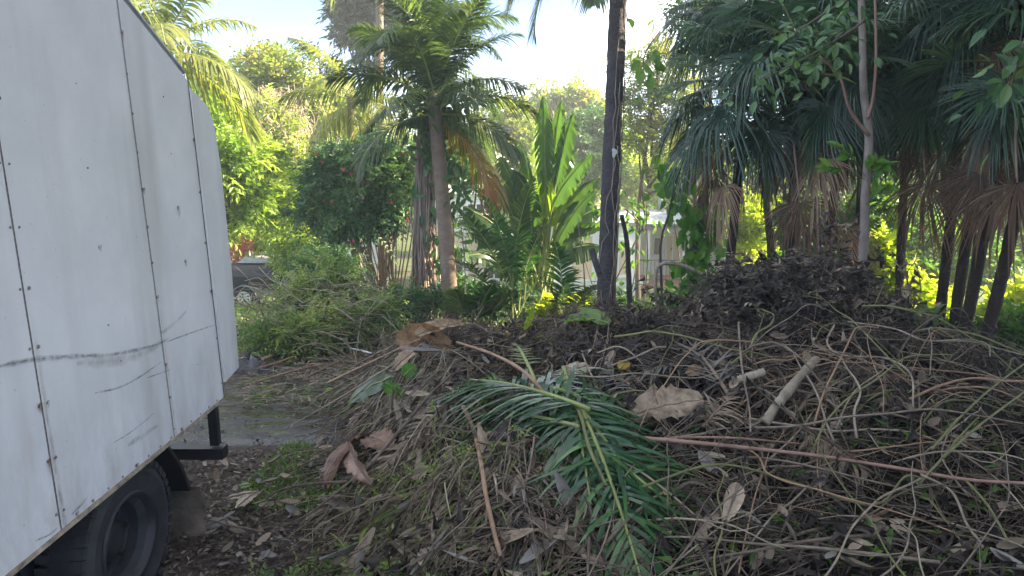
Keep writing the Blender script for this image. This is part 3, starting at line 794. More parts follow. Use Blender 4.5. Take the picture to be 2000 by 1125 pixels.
tree('leafy_tree', 'yellow green tree between the truck side tree and the flowering bush', 'tree', gbase(585, 22), blobs_px([(560, 260, 35, 30), (520, 230, 30, 40), (590, 350, 55, 50), (560, 400, 50, 45), (620, 330, 40, 40), (540, 450, 60, 40), (585, 455, 40, 35)], 22), 'leaf_lit', 1300, .5, 4, .2, .085, .14, group='trees on the left', tint=(.6, .25))
# branchy bit standing against the sky
tree('sparse_tree', 'thin branch tipped with dark tufts standing out against the sky', 'tree', gbase(668, 30), blobs_px([(598, 97, 14, 11), (612, 108, 10, 8), (650, 128, 13, 18), (635, 140, 6, 9)], 30), 'conifer', 150, .35, 3, .2, .07, .09, 'trunk')
tree('conifer_tree', 'blue green conifer with open tufted branches at the top of the picture', 'tree', gbase(722, 30), blobs_px([(660, 15, 22, 22), (690, 30, 26, 24), (672, 60, 26, 14), (700, 75, 26, 18), (730, 30, 30, 30), (760, 70, 40, 30), (780, 25, 34, 30), (740, -30, 70, 40), (690, -40, 50, 40), (720, 110, 20, 14), (786, 110, 25, 20)], 30), 'conifer', 1300, .5, 6, .34, .1, .13, 'trunk', tint=(.45, .25), shell=.6)
# background behind and right of the palm
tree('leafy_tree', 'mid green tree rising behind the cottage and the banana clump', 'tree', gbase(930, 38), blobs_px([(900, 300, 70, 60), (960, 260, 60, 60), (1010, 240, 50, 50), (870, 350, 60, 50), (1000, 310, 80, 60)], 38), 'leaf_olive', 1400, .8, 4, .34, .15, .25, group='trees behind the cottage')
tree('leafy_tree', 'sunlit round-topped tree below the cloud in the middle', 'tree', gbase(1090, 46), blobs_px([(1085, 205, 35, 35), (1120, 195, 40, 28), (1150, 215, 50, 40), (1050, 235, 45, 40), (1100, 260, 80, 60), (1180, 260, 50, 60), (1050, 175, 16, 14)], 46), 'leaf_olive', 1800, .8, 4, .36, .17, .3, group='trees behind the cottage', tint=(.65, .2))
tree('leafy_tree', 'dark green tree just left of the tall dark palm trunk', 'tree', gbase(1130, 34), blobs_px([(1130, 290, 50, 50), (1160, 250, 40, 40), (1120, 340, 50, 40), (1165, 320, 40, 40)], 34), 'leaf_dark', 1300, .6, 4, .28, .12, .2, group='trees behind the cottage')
tree('fine_leaved_tree', 'tall tree of fine leaves against the pale sky right of the dark trunk', 'tree', gbase(1250, 22), blobs_px([(1240, 130, 40, 40), (1290, 110, 45, 35), (1320, 150, 40, 50), (1230, 200, 45, 40), (1280, 200, 60, 50), (1250, 270, 60, 45), (1310, 260, 60, 55), (1350, 210, 40, 60), (1300, 340, 40, 35)], 22), 'leaf_olive', 1900, .42, 5, .12, .05, .1, shell=.6, tint=(.4, .3))
tree('leafy_tree', 'yellow lit foliage tree above the porch roof', 'tree', gbase(1290, 36), blobs_px([(1240, 370, 60, 50), (1300, 350, 60, 50), (1360, 350, 70, 60), (1210, 320, 40, 50), (1420, 330, 70, 70)], 36), 'leaf_lit', 1500, .7, 4, .3, .13, .2, group='trees behind the cottage', tint=(.65, .2))
tree('leafy_tree', 'feathery tree edge poking in above the fan palm crown', 'tree', gbase(1380, 17), blobs_px([(1345, 30, 40, 30), (1390, 10, 50, 40), (1430, 30, 60, 50)], 17), 'leaf_dark', 500, .4, 5, .13, .055, .1)
for i, (px, Yt, pts, mt, lab) in enumerate([
    (1480, 30, [(1440, 420, 70, 60), (1500, 380, 80, 80), (1560, 430, 80, 70), (1480, 480, 90, 50)], 'leaf_olive', 'lit olive tree seen low between the first two fan palm trunks'),
    (1760, 26, [(1700, 300, 110, 100), (1800, 260, 110, 100), (1880, 320, 110, 100), (1760, 420, 110, 80), (1650, 420, 90, 90)], 'leaf_dark', 'dark tree filling the gap behind the pale slender trunk'),
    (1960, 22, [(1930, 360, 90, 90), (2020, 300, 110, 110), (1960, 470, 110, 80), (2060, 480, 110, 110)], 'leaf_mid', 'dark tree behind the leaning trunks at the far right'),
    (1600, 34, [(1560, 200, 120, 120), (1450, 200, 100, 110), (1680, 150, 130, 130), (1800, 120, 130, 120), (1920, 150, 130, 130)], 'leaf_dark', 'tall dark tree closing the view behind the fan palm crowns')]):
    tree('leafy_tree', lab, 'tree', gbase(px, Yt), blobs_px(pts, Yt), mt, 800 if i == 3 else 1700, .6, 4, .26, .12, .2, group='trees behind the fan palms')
# far wooded rise
mbt = MB()
for i in range(46):
    px = -300 + i * 58 + rng.normal() * 15; Y = rng.uniform(58, 80)
    b = blobs_px([(px, rng.uniform(300, 345), rng.uniform(45, 70), rng.uniform(45, 65)), (px + 20, 400, 70, 70)], Y)
    p, dr, k = blob_points(b, 220); LO = True
    sprays(mbt, p, dr + rng.normal(size=p.shape) * .5, 1.4, 3, .8, .4, np.clip(rng.normal(.4, .25) + rng.normal(0, .1, 220), 0, 1)); LO = False
tag(link('distant_woods', mbt.mesh('distant_woods', M['leaf_olive'])), 'far wooded skyline beyond the cottage', kind='stuff')

tree('leafy_tree', 'small leafy tree half covering the left part of the cottage', 'tree', gbase(925, 20), blobs_px([(920, 340, 45, 30), (980, 390, 22, 30), (905, 447, 20, 10), (890, 300, 40, 40)], 20), 'leaf_dark', 520, .4, 4, .16, .08, .07, tint=(.5, .25))
# hanging dead creeper, tan strands
def creeper():
    t = thing('dead_creeper', 'mass of tan dead creeper hanging down the olive tree', 'creeper', P(555, 200, 21.0))
    mb = MB()
    for _ in range(260):
        a = P(rng.normal(545, 34), rng.uniform(165, 300), 22.5 + rng.normal() * .4)
        l = rng.uniform(.5, 1.9)
        e = a + np.array((rng.normal() * .35, rng.normal() * .2, -l))
        m = (a + e) / 2 + rng.normal(size=3) * .25
        mb.tube(curve([a, m, e], 6), .012, 3, tint=rng.uniform(.2, 1), cap=False)
    part('strands', mb, M['straw'], t, kind='stuff')
    n = 700; p = np.array([P(rng.normal(545, 34), rng.uniform(170, 330), 21 + rng.normal() * .4) for _ in range(n)])
    mb = MB(); leaves(mb, p, rand_dir(n) - UPV * .5, rand_dir(n), .16, .05, rng.uniform(.1, .9, n)); part('dry_leaves', mb, M['straw'], t, kind='stuff')
creeper()

rng = np.random.default_rng(101)
# ------------------------------------------------------------------ mid-ground shrubs
fb = tree('flowering_shrub', 'big dark green shrub with red flowers on many thin bare stems', 'shrub', gbase(745, 14.5), blobs_px([(700, 350, 75, 55), (640, 400, 50, 45), (760, 370, 60, 60), (690, 420, 75, 45), (765, 340, 40, 50), (740, 305, 45, 28), (650, 330, 45, 35), (755, 420, 45, 45), (590, 420, 28, 22), (612, 360, 26, 22), (728, 285, 30, 16), (815, 300, 26, 22), (660, 455, 45, 30)], 14.5), 'leaf_dark', 3000, .32, 5, .105, .045, .022, 'branch_tan', stems=60, tint=(.42, .25))
fl = MB()
fl_px = [(686, 340), (630, 318), (671, 332), (702, 346), (718, 358), (620, 300), (794, 278), (785, 300), (648, 395), (765, 395), (795, 430), (750, 300), (812, 335), (706, 388), (690, 470)]
for i, (a, b) in enumerate(fl_px):
    c = P(a, b, 13.55 + .1 * (i % 3)); mb = MB(); d = rand_dir(9) * np.array((1, .8, 1)) + np.array((0, -.6, 0))
    leaves(mb, np.tile(c, (9, 1)), d, rand_dir(9), .042, .036, rng.uniform(0, 1, 9)); part('flower', mb, M['flower'], fb)
rb = tree('flowering_creeper', 'creeper with red and pink bracts above the black trailer', 'shrub', gbase(490, 22.5), blobs_px([(470, 470, 45, 30), (510, 460, 40, 30), (450, 430, 40, 35), (535, 475, 35, 25), (565, 460, 40, 35)], 23.6), 'leaf_lit', 800, .35, 4, .14, .07, .03, stems=12, tint=(.55, .25))
n = 420; p, dr, k = blob_points(blobs_px([(472, 480, 35, 20), (520, 465, 30, 18), (460, 500, 20, 10), (500, 445, 35, 15)], 22.8), n)
mb = MB(); leaves(mb, p, dr + rng.normal(size=(n, 3)) * .5, rand_dir(n), .16, .11, np.clip(rng.normal(.65, .25, n), 0, 1)); part('bracts', mb, M['leaf_red'], rb, kind='stuff')
tree('leafy_shrub', 'pale green leafy shrub right of the red flowering creeper', 'shrub', gbase(570, 20.5), blobs_px([(570, 465, 35, 30), (600, 495, 35, 30), (560, 505, 22, 20)], 20.5), 'leaf_lit', 600, .35, 5, .13, .05, .03, stems=14, tint=(.65, .2), group='weedy shrubs')
for i, (px, Yt, bl, mt, lab, nn) in enumerate([
    (560, 11.5, [(600, 575, 40, 38), (615, 595, 45, 38), (590, 625, 40, 24), (555, 640, 26, 10)], 'leaf_fern', 'loose heap of soft green weed at the end of the drive by the trailer wheel', 900),
    (650, 12.0, [(640, 560, 55, 50), (670, 600, 60, 40), (620, 610, 60, 40), (700, 610, 50, 30)], 'leaf_fern', 'feathery green weed bush below the flowering shrub', 900),
    (600, 13.5, [(625, 520, 36, 32), (600, 545, 20, 24), (655, 525, 45, 40)], 'leaf_dark', 'darker leafy bush behind the weeds right of the trailer', 700),
    (520, 10.0, [(520, 665, 40, 24), (560, 665, 50, 28), (600, 650, 50, 25)], 'leaf_fern', 'low green cuttings lying at the drive edge beyond the truck', 600),
    (690, 10.5, [(690, 630, 50, 25), (740, 620, 40, 25), (650, 650, 40, 20)], 'leaf_fern', 'low weed patch behind the left end of the brush heap', 500)]):
    tree('weed_bush', lab, 'shrub', gbase(px, Yt), blobs_px(bl, Yt), mt, int(nn * .8), .4, 6, .085, .034, .012, 'twig', stems=30, tint=(.5, .4), group='weedy shrubs', shell=.7)
# undergrowth right
for i, (px, Yt, bl, mt, lab, nn) in enumerate([
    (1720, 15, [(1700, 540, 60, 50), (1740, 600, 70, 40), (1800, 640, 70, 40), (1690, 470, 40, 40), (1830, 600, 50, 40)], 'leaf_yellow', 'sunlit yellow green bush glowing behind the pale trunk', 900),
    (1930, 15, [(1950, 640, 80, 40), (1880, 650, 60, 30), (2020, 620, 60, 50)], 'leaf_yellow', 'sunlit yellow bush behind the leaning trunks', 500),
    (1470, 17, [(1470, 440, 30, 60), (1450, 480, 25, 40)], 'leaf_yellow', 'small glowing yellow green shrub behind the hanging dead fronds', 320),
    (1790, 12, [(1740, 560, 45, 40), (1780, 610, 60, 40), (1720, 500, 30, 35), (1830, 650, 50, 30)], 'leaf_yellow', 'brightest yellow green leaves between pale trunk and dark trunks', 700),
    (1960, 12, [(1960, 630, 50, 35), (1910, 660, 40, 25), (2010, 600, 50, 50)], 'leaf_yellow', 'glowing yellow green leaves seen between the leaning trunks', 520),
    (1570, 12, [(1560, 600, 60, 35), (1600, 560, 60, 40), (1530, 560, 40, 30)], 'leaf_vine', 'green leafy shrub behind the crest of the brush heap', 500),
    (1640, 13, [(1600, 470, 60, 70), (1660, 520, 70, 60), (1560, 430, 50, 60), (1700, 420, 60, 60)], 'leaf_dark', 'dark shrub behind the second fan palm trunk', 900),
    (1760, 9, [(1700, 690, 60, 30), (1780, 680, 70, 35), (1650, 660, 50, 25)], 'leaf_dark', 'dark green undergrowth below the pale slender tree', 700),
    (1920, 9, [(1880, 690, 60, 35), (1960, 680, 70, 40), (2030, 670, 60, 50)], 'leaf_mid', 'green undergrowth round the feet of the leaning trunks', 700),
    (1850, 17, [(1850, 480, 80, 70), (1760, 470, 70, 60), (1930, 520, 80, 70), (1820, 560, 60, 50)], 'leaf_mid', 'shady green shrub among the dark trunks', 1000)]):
    tree('leafy_shrub', lab, 'shrub', gbase(px, Yt), blobs_px(bl, Yt), mt, nn, .34, 4, .15, .075, .02, 'twig', stems=14, tint=(.5, .25), group='undergrowth on the right')

for i, (px, Yt, bl, mt, lab, L_, W_) in enumerate([
    (830, 12, [(800, 590, 50, 30), (850, 600, 40, 25), (760, 600, 40, 25)], 'leaf_dark', 'low plants round the foot of the ringed palm', .16, .06),
    (960, 13, [(940, 590, 50, 30), (1000, 590, 50, 30), (890, 570, 30, 30)], 'leaf_dark', 'dark low plants under the banana clump', .2, .09),
    (1120, 12.5, [(1130, 612, 30, 14), (1080, 612, 25, 12)], 'leaf_yellow', 'bright low leaves between banana clump and tall trunk', .2, .09),
    (1260, 12, [(1230, 600, 35, 22), (1290, 610, 50, 22), (1340, 600, 40, 25)], 'leaf_dark', 'dark low shrub below the porch', .15, .06),
    (1420, 12, [(1400, 590, 50, 35), (1460, 570, 50, 40), (1380, 560, 30, 30)], 'leaf_mid', 'low shrub under the leftmost fan palm', .15, .07)]):
    tree('low_shrub', lab, 'shrub', gbase(px, Yt), blobs_px(bl, Yt), mt, 190, .3, 4, L_ * .8, W_ * .8, .01, 'twig', stems=34, tint=(.45, .35), group='low planting behind the heap', shell=.7)
mb = MB()
for i in range(420):
    px = rng.uniform(480, 770); py = rng.uniform(560, 690); Y = rng.uniform(9.5, 12.5); a = P(px, py, Y); a[2] = max(a[2], float(ground_z(a[0], Y))); L = rng.uniform(.25, .9)
    d = unit(rng.normal(size=3) * np.array((1, .4, .35)) + UPV * .2); e = a + d * L
    mb.tube(curve([a, (a + e) / 2 + rng.normal(size=3) * .1 * L, e - UPV * .15 * L], 6), rng.uniform(.004, .009), 3, tint=rng.uniform(0, 1), cap=False)
tag(link('cut_stems', mb.mesh('cut_stems', M['straw'], True)), 'bare cut stems mixed through the green weeds', kind='stuff')
mb = MB()
for i in range(900):
    px = rng.uniform(660, 1400); Y = rng.uniform(9.0, 13.5); x = (px - 1000) / FPX * Y * 1.02; g = float(ground_z(x, Y)); L = rng.uniform(.2, 1.0)
    a = np.array((x, Y, g)); d = unit(rng.normal(size=3) * np.array((.8, .5, .2)) + UPV * rng.uniform(.15, 1.1)); e = a + d * L
    mb.tube(curve([a, (a + e) / 2 + rng.normal(size=3) * .08 * L, e - UPV * .1 * L], 6), rng.uniform(.004, .011), 3, tint=rng.uniform(0, 1), cap=False)
tag(link('dry_stalks', mb.mesh('dry_stalks', M['straw'], True)), 'dry stalks and stems standing in the shade behind the heap', kind='stuff')
rng = np.random.default_rng(102)
# ------------------------------------------------------------------ palms
feather_palm('arching feather palm behind the truck roof with long drooping fronds', gbase(318, 14), P(322, 75, 14), .12, 2.3, 15, 'palm_lit', seed=2, dens=54, hang=.75, ll=.6)
A1 = feather_palm('tall feather palm in the middle with pale ringed trunk', gbase(874, 12.6), P(852, 185, 12.6), .138, 1.95, 19, 'palm', seed=1, dens=92, hang=.4, old=((-25, -28),), ll=.68, lw=.024, elev_rng=(0, 85))
A2 = feather_palm('old feather palm beside it with trunk wrapped in hanging roots', gbase(828, 13.1), P(842, 75, 13.1), .13, 2.0, 17, 'palm', trunk='roots', seed=4, dens=88, hang=.4, ll=.66, lw=.024, elev_rng=(0, 85))
feather_palm('smaller yellowing feather palm left of the middle palm', gbase(690, 19), P(688, 188, 19), .12, 2.2, 13, 'palm_lit', seed=7, dens=46, hang=.8, elev_rng=(-45, 55))
feather_palm('slim feather palm rising out of the picture past the conifer', gbase(745, 20), P(745, -130, 20), .12, 2.4, 12, 'palm_lit', seed=9, dens=46, hang=.7)
# roots hanging on the old trunk
mb = MB()
b0 = np.array(gbase(828, 13.1)); t0 = P(832, 235, 13.1)
for _ in range(70):
    th = rng.uniform(0, 2 * math.pi); r0 = .15 + rng.uniform(0, .05); z1 = rng.uniform(.55, 1.0); z0 = rng.uniform(0, .5)
    a = b0 + (t0 - b0) * z1; c = b0 + (t0 - b0) * z0
    o = np.array((math.cos(th), math.sin(th), 0)) * r0
    mb.tube(curve([a + o, (a + c) / 2 + o * 1.05 + rng.normal(size=3) * .05, c + o * 1.1 + rng.normal(size=3) * .05], 8), rng.uniform(.008, .022), 4, tint=rng.uniform(0, 1))
part('hanging_roots', mb, M['roots'], A2, True, kind='stuff')
# climbing leaves round both trunks
def climber(label, base, centres, n, L, Wd, mat, group=None, spread=.35):
    t = thing('climbing_vine', label, 'vine', base, group)
    mb = MB()
    pts = []
    for c in centres:
        k = int(n / len(centres)); q = np.array(c) + rng.normal(size=(k, 3)) * spread * np.array((1, .7, 1.2)); pts.append(q)
    p = np.vstack(pts); m = len(p)
    leaves_hi(mb, p, rng.normal(size=(m, 3)) * .6 - UPV * .8 + np.array((0, -.3, 0)), rng.normal(size=(m, 3)) * .5 + np.array((0, -.8, .4)), L * rng.uniform(.7, 1.3, m), Wd * rng.uniform(.7, 1.3, m), np.clip(rng.normal(.45, .22, m), 0, 1))
    part('foliage', mb, M[mat], t, kind='stuff')
    mb = MB(); cc = np.array(centres)
    if len(cc) > 1: mb.tube(curve(np.vstack([base, cc]) + rng.normal(size=(len(cc) + 1, 3)) * .05, 24), .015, 5); part('stem', mb, M['vine_stem'], t, True)
    return t
climber('leafy climber bunched round the two palm trunks under their crowns', gbase(852, 12.8), [P(a, b, 12.85) for a, b in ((880, 470), (872, 390), (866, 320), (840, 260), (860, 240), (830, 225), (880, 260), (850, 200), (865, 180))], 420, .24, .1, 'leaf_dark', spread=.22)

# tall dark trunk with its creeping stems
def tall_trunk():
    base = np.array(gbase(1183, 10.5)); top = P(1214, -160, 10.5)
    t = thing('tall_palm', 'tall dark palm trunk running out of the top of the picture, wound with thin creepers', 'palm tree', base)
    k = 60; f = np.linspace(0, 1, k)[:, None]
    pts = base + (top - base) * f; rr = .145 - .025 * f[:, 0]; rr = rr * rng.uniform(.95, 1.06, k); rr[0] *= 1.25
    mb = MB(); mb.tube(pts, rr, 14, tint=rng.uniform(.1, .6, k)); part('trunk', mb, M['trunk_dark'], t, True)
    for i in range(9):
        a0 = rng.uniform(0, 6.28); tt = np.linspace(0, rng.uniform(.5, .95), 26); ph = a0 + np.cumsum(rng.normal(0, .22, 26))
        q = base + (top - base) * tt[:, None] + np.stack([np.cos(ph), np.sin(ph), 0 * ph], 1) * .152
        mb = MB(); mb.tube(q, rng.uniform(.006, .012), 4, tint=rng.uniform(.3, 1)); part('creeper_stem', mb, M['vine_stem'], t, True)
    c = P(1200, 298, 10.34); mb = MB()
    th = np.linspace(0, 2 * math.pi, 13)[:-1]; rv = .045 * (1 + .25 * np.sin(th * 3 + 1) + .1 * np.cos(th * 5))
    v = np.stack([c[0] + rv * .8 * np.cos(th), 0 * th + c[1], c[2] + rv * 1.5 * np.sin(th)], 1); v2 = v + np.array((0, .05, 0))
    mb.add(np.vstack([v, v2, [[c[0], c[1] - .004, c[2]]]]), q=[(i, (i + 1) % 12, 12 + (i + 1) % 12, 12 + i) for i in range(12)], t=[(24, (i + 1) % 12, i) for i in range(12)])
    part('lichen_patch', mb, M['lichen'], t)
    for i, (e, az) in enumerate(((-10, 175), (-25, 190), (20, 60), (40, 120), (0, -60), (30, 0), (60, 200), (-15, 250))):
        me = feather_mesh(('tall', e), 'palm', 'midrib', elev=R(e), bend=R(75), L=2.3, nl=50, ll=.5, lw=.04, hang=.75, seed=e + 90)
        put_frond(t, me, top - base, R(az), 1.0)
tall_trunk()
rng = np.random.default_rng(103)
# fan palms
FP = [('leftmost fan palm with dead fronds hanging over its thin dark trunk', 1412, 9.6, 1450, 165, 24, 6, 1.0),
      ('fan palm behind the crest of the brush heap under dense hanging fronds', 1556, 9.0, 1570, 120, 26, 6, 1.0),
      ('fan palm hidden behind the pale slender trunk', 1672, 10.2, 1690, 140, 24, 7, 1.0),
      ('fan palm with straight dark trunk right of the pale slender tree', 1852, 9.0, 1878, 90, 26, 6, 1.0),
      ('fan palm close beside the straight trunk, its trunk leaning right', 1882, 8.7, 1960, 30, 22, 5, 1.0),
      ('rightmost fan palm with strongly leaning dark trunk', 1938, 7.6, 2030, 110, 22, 7, .95),
      ('slim fan palm with leaning trunk second from the right edge', 1898, 8.0, 2000, -60, 20, 5, 1.0),
      ('fan palm whose crown fills the top behind the leaf spray', 1530, 12.5, 1440, -10, 24, 4, 1.3),
      ('tall fan palm with its crown just over the top edge', 1620, 11.5, 1640, -20, 26, 4, 1.25),
      ('tall fan palm at the top edge right of the slender tree', 1775, 11.0, 1785, -10, 26, 5, 1.25)]
for i, (lab, px, Y, tx, ty, n, nd, sc) in enumerate(FP):
    fan_palm(lab, gbase(px, Y), P(tx, ty, Y), .062, n, max(2, nd - 2), seed=i + 1, scale=sc * .8, bend=(.05, -.06, .04, .03, -.05, .05, .03, .1, .06, -.04)[i])
# dead fronds plainly seen: parts of the two nearest palms
fps = [o for o in bpy.data.objects if o.name.startswith('fan_palm')]
for (ow, px, py, Y, az, tl, sc, var) in ((0, 1470, 285, 9.2, 195, 8, .75, 0), (1, 1550, 275, 8.6, 250, 25, .85, 1), (1, 1690, 225, 8.7, 190, 0, .95, 0), (3, 1800, 240, 8.6, 240, 25, .85, 1), (3, 1850, 230, 8.5, 300, 20, .8, 0), (5, 1985, 200, 7.2, 230, 25, .95, 1), (2, 1690, 340, 9.6, 200, 20, .9, 0)):
    pr = fps[ow]; me = fan_mesh(-30, 5 + var, True)
    put_frond(pr, me, P(px, py, Y) - np.array(pr.location), R(az), sc, R(12), label='dead brown frond', tilt=R(tl))
# unseen trees off the right edge, canopies shaped to shade truck and heap
rng = np.random.default_rng(104)
def shade_tree(x, y, blobs, lab, n):
    gz = float(ground_z(x, y))
    tree('shade_tree', lab, 'tree', (x, y, gz), blobs, 'leaf_dark', n, .7, 4, .38, .22, .2, group='unseen trees casting shade')
def canopy(x0, x1, y0, y1, z0, z1, k):
    return [(rng.uniform(x0, x1), rng.uniform(y0, y1), rng.uniform(z0, z1), 1.5, 1.5, .9) for _ in range(k)]
shade_tree(8.6, 9.5, canopy(3.2, 8.5, 5.8, 8.0, 6.2, 8.8, 12), 'broad shade tree whose canopy spreads above the fan palms, over the top edge', 3600)
shade_tree(9.2, 4.0, [(x_ + rng.normal() * .2, y_ + rng.normal() * .2, z_ + rng.normal() * .2, 1.5, 1.5, 1.1) for x_ in (6.2, 8.4) for y_ in (.4, 2.4, 4.4, 6.4) for z_ in (4.4, 6.0, 7.6, 9.2)], 'tall shade tree beyond the right edge', 6500)
shade_tree(11.5, 7.5, canopy(8.5, 12, 5.2, 7.6, 3.2, 9.0, 14), 'tallest shade tree far off to the right', 2200)
shade_tree(12.5, 10.5, canopy(9, 14, 8.6, 12.5, 3.5, 9.0, 12), 'sparse unseen tree added beyond the right edge to dapple the sun', 650)
shade_tree(5.8, -.2, canopy(4, 8, -2.2, 2.2, 3.6, 6.4, 10), 'shade tree to the right of the camera', 1800)

rng = np.random.default_rng(105)
# slender pale tree
def slender():
    base = np.array(gbase(1680, 7.6)); 
    t = thing('slender_tree', 'slender pale-barked young tree in front of the fan palms', 'tree', base)
    mb = MB()
    pts = curve([base, P(1684, 520, 7.6), P(1690, 380, 7.6), P(1697, 270, 7.6), P(1687, 180, 7.6), P(1684, 60, 7.6), P(1678, -120, 7.6)], 40)
    mb.tube(pts, np.linspace(.056, .033, len(pts)), 9, tint=rng.uniform(.3, 1, len(pts)))
    part('trunk', mb, M['trunk_pale'], t, True)
    for q in ([P(1694, 232, 7.55), P(1705, 190, 7.55), P(1711, 100, 7.5), P(1706, -100, 7.5)], [P(1697, 265, 7.55), P(1660, 215, 7.5), P(1640, 150, 7.45), P(1600, 110, 7.4)]):
        mb = MB(); c = curve(q, 14); mb.tube(c, np.linspace(.02, .012, len(c)), 6, tint=.5); part('limb', mb, M['branch_red'], t, True)
    for (px, py, dx, dy) in ((1688, 350, -70, -25), (1690, 345, -45, -55), (1695, 330, 35, -5), (1690, 400, 28, -35), (1694, 355, 14, -40)):
        a = P(px, py, 7.55); e = P(px + dx, py + dy, 7.4)
        mb = MB(); mb.tube(curve([a, (a + e) / 2 + UPV * .03, e], 6), .005, 4, m=1)
        k = 9; p = a + (e - a) * rng.uniform(.55, 1.05, k)[:, None]
        leaves_hi(mb, p, rng.normal(size=(k, 3)) * .6 + (e - a) * 3 - UPV * .3, np.tile((0, -.7, .6), (k, 1)) + rng.normal(size=(k, 3)) * .3, rng.uniform(.12, .2, k), rng.uniform(.06, .09, k), rng.uniform(.4, .9, k))
        part('leafy_twig', mb, [M['leaf_vine'], M['vine_green']], t)
slender()
def leaf_spray(label, pts, n, L, Wd, mat, Y, group='leaf sprays in front of the fan palms'):
    a = P(*pts[0], Y)
    t = thing('leafy_branch', label, 'branch', a, group)
    c = curve([P(px, py, Y - .08 * i) for i, (px, py) in enumerate(pts)], 20)
    mb = MB(); mb.tube(c, np.linspace(.014, .005, len(c)), 5); part('stem', mb, M['twig'], t, True)
    i = rng.integers(2, len(c), n); b = c[i] + rng.normal(size=(n, 3)) * .03
    d = rng.normal(size=(n, 3)) * .55 + np.array((0, -.15, -.35)); e = b + unit(d) * rng.uniform(.02, .4, n)[:, None]
    mb = MB(); leaves_hi(mb, e, d + rng.normal(size=(n, 3)) * .3, np.array((0, -.6, .7)) + rng.normal(size=(n, 3)) * .5, L * rng.uniform(.7, 1.2, n), Wd * rng.uniform(.8, 1.2, n), rng.uniform(.2, .9, n))
    part('foliage', mb, M[mat], t, kind='stuff')
leaf_spray('spray of broad oval leaves reaching left in front of the fan palm crowns', [(1690, 40), (1630, 80), (1560, 120), (1480, 160)], 90, .13, .065, 'leaf_dark', 7.2)
leaf_spray('upper spray of oval leaves crossing the fan palm crowns', [(1690, -20), (1620, 20), (1560, 60), (1520, 90)], 70, .13, .062, 'leaf_dark', 7.3)
leaf_spray('leafy branch with large pointed leaves at the upper right edge', [(2060, -20), (2010, 60), (1985, 130), (1970, 190)], 60, .16, .075, 'leaf_dark', 5.5)
leaf_spray('small hanging twig of leaves right of the tall dark trunk', [(1290, 60), (1262, 100), (1255, 130)], 22, .2, .11, 'leaf_mid', 9.5)
climber('green climber covering the stub between porch and fan palms', gbase(1372, 10.5), [P(a, b, 10.4) for a, b in ((1372, 560), (1360, 520), (1366, 470), (1380, 440), (1350, 545), (1330, 400), (1310, 340))], 330, .16, .12, 'leaf_vine', spread=.17)
def stub(name, label, cat, pts, Y, r0, r1, mat, sides=8, group=None, Yend=None):
    n = len(pts); c = curve([P(px, py, Y + ((Yend or Y) - Y) * i / max(n - 1, 1)) for i, (px, py) in enumerate(pts)], max(12, 6 * n))
    o = c[0].copy(); mb = MB(); mb.tube(c - o, np.linspace(r0, r1, len(c)) * rng.uniform(.94, 1.06, len(c)), sides, tint=rng.uniform(.25, .8, len(c)))
    ob = link(name, mb.mesh(name, M[mat], True)); ob.location = o
    return tag(ob, label, cat, group)
stub('tree_stump', 'dark broken sapling trunk right of the tall palm trunk', 'tree', [(1232, 640), (1228, 540), (1224, 470), (1214, 420)], 10.8, .05, .035, 'trunk_dark')
stub('tree_stump', 'vine-clad stub trunk between porch and fan palms', 'tree', [(1345, 650), (1352, 540), (1362, 430), (1376, 380)], 10.6, .1, .07, 'trunk_dark')
stub('thin_sapling', 'thin crooked dark stem in front of the porch door', 'tree', [(1296, 640), (1290, 510), (1293, 460), (1308, 410), (1320, 330)], 10.2, .022, .014, 'trunk_dark')
stub('broken_branch', 'slanting broken stick left of the tall dark trunk', 'branch', [(1190, 600), (1170, 535), (1155, 485)], 9.8, .04, .05, 'trunk_dark')
for i, (a, b, lab) in enumerate((((1252, 640), (1262, 400), 'thin grey stem in front of the left porch post'), ((1330, 640), (1316, 430), 'thin grey stem in front of the right porch post'), ((1140, 640), (1128, 430), 'thin stem in front of the beige blind window'), ((905, 640), (898, 420), 'thin stem right of the ringed palm trunk'), ((1216, 620), (1246, 470), 'thin leaning stem right of the tall dark trunk'))):
    stub('thin_sapling', lab, 'tree', [a, ((a[0] + b[0]) / 2 + 7, (a[1] + b[1]) / 2), b], 11.5 + .3 * i, .016, .008, 'vine_stem')
climber('leafy twigs hanging in front of the cottage middle', gbase(1210, 13), [P(a, b, 13) for a, b in ((1180, 430), (1215, 400), (1235, 440), (1228, 500), (1270, 420), (1190, 560))], 130, .15, .08, 'leaf_mid', spread=.2)
stub('thin_sapling', 'thin dark stem among the leaning trunks at far right', 'tree', [(1884, 720), (1895, 560), (1912, 380)], 9.4, .02, .014, 'trunk_fan')
stub('pale_sapling', 'slender pale stem beside the dark tree behind the brush crest', 'tree', [(1600, 580), (1628, 520), (1640, 480)], 9.0, .012, .008, 'vine_stem')

rng = np.random.default_rng(106)
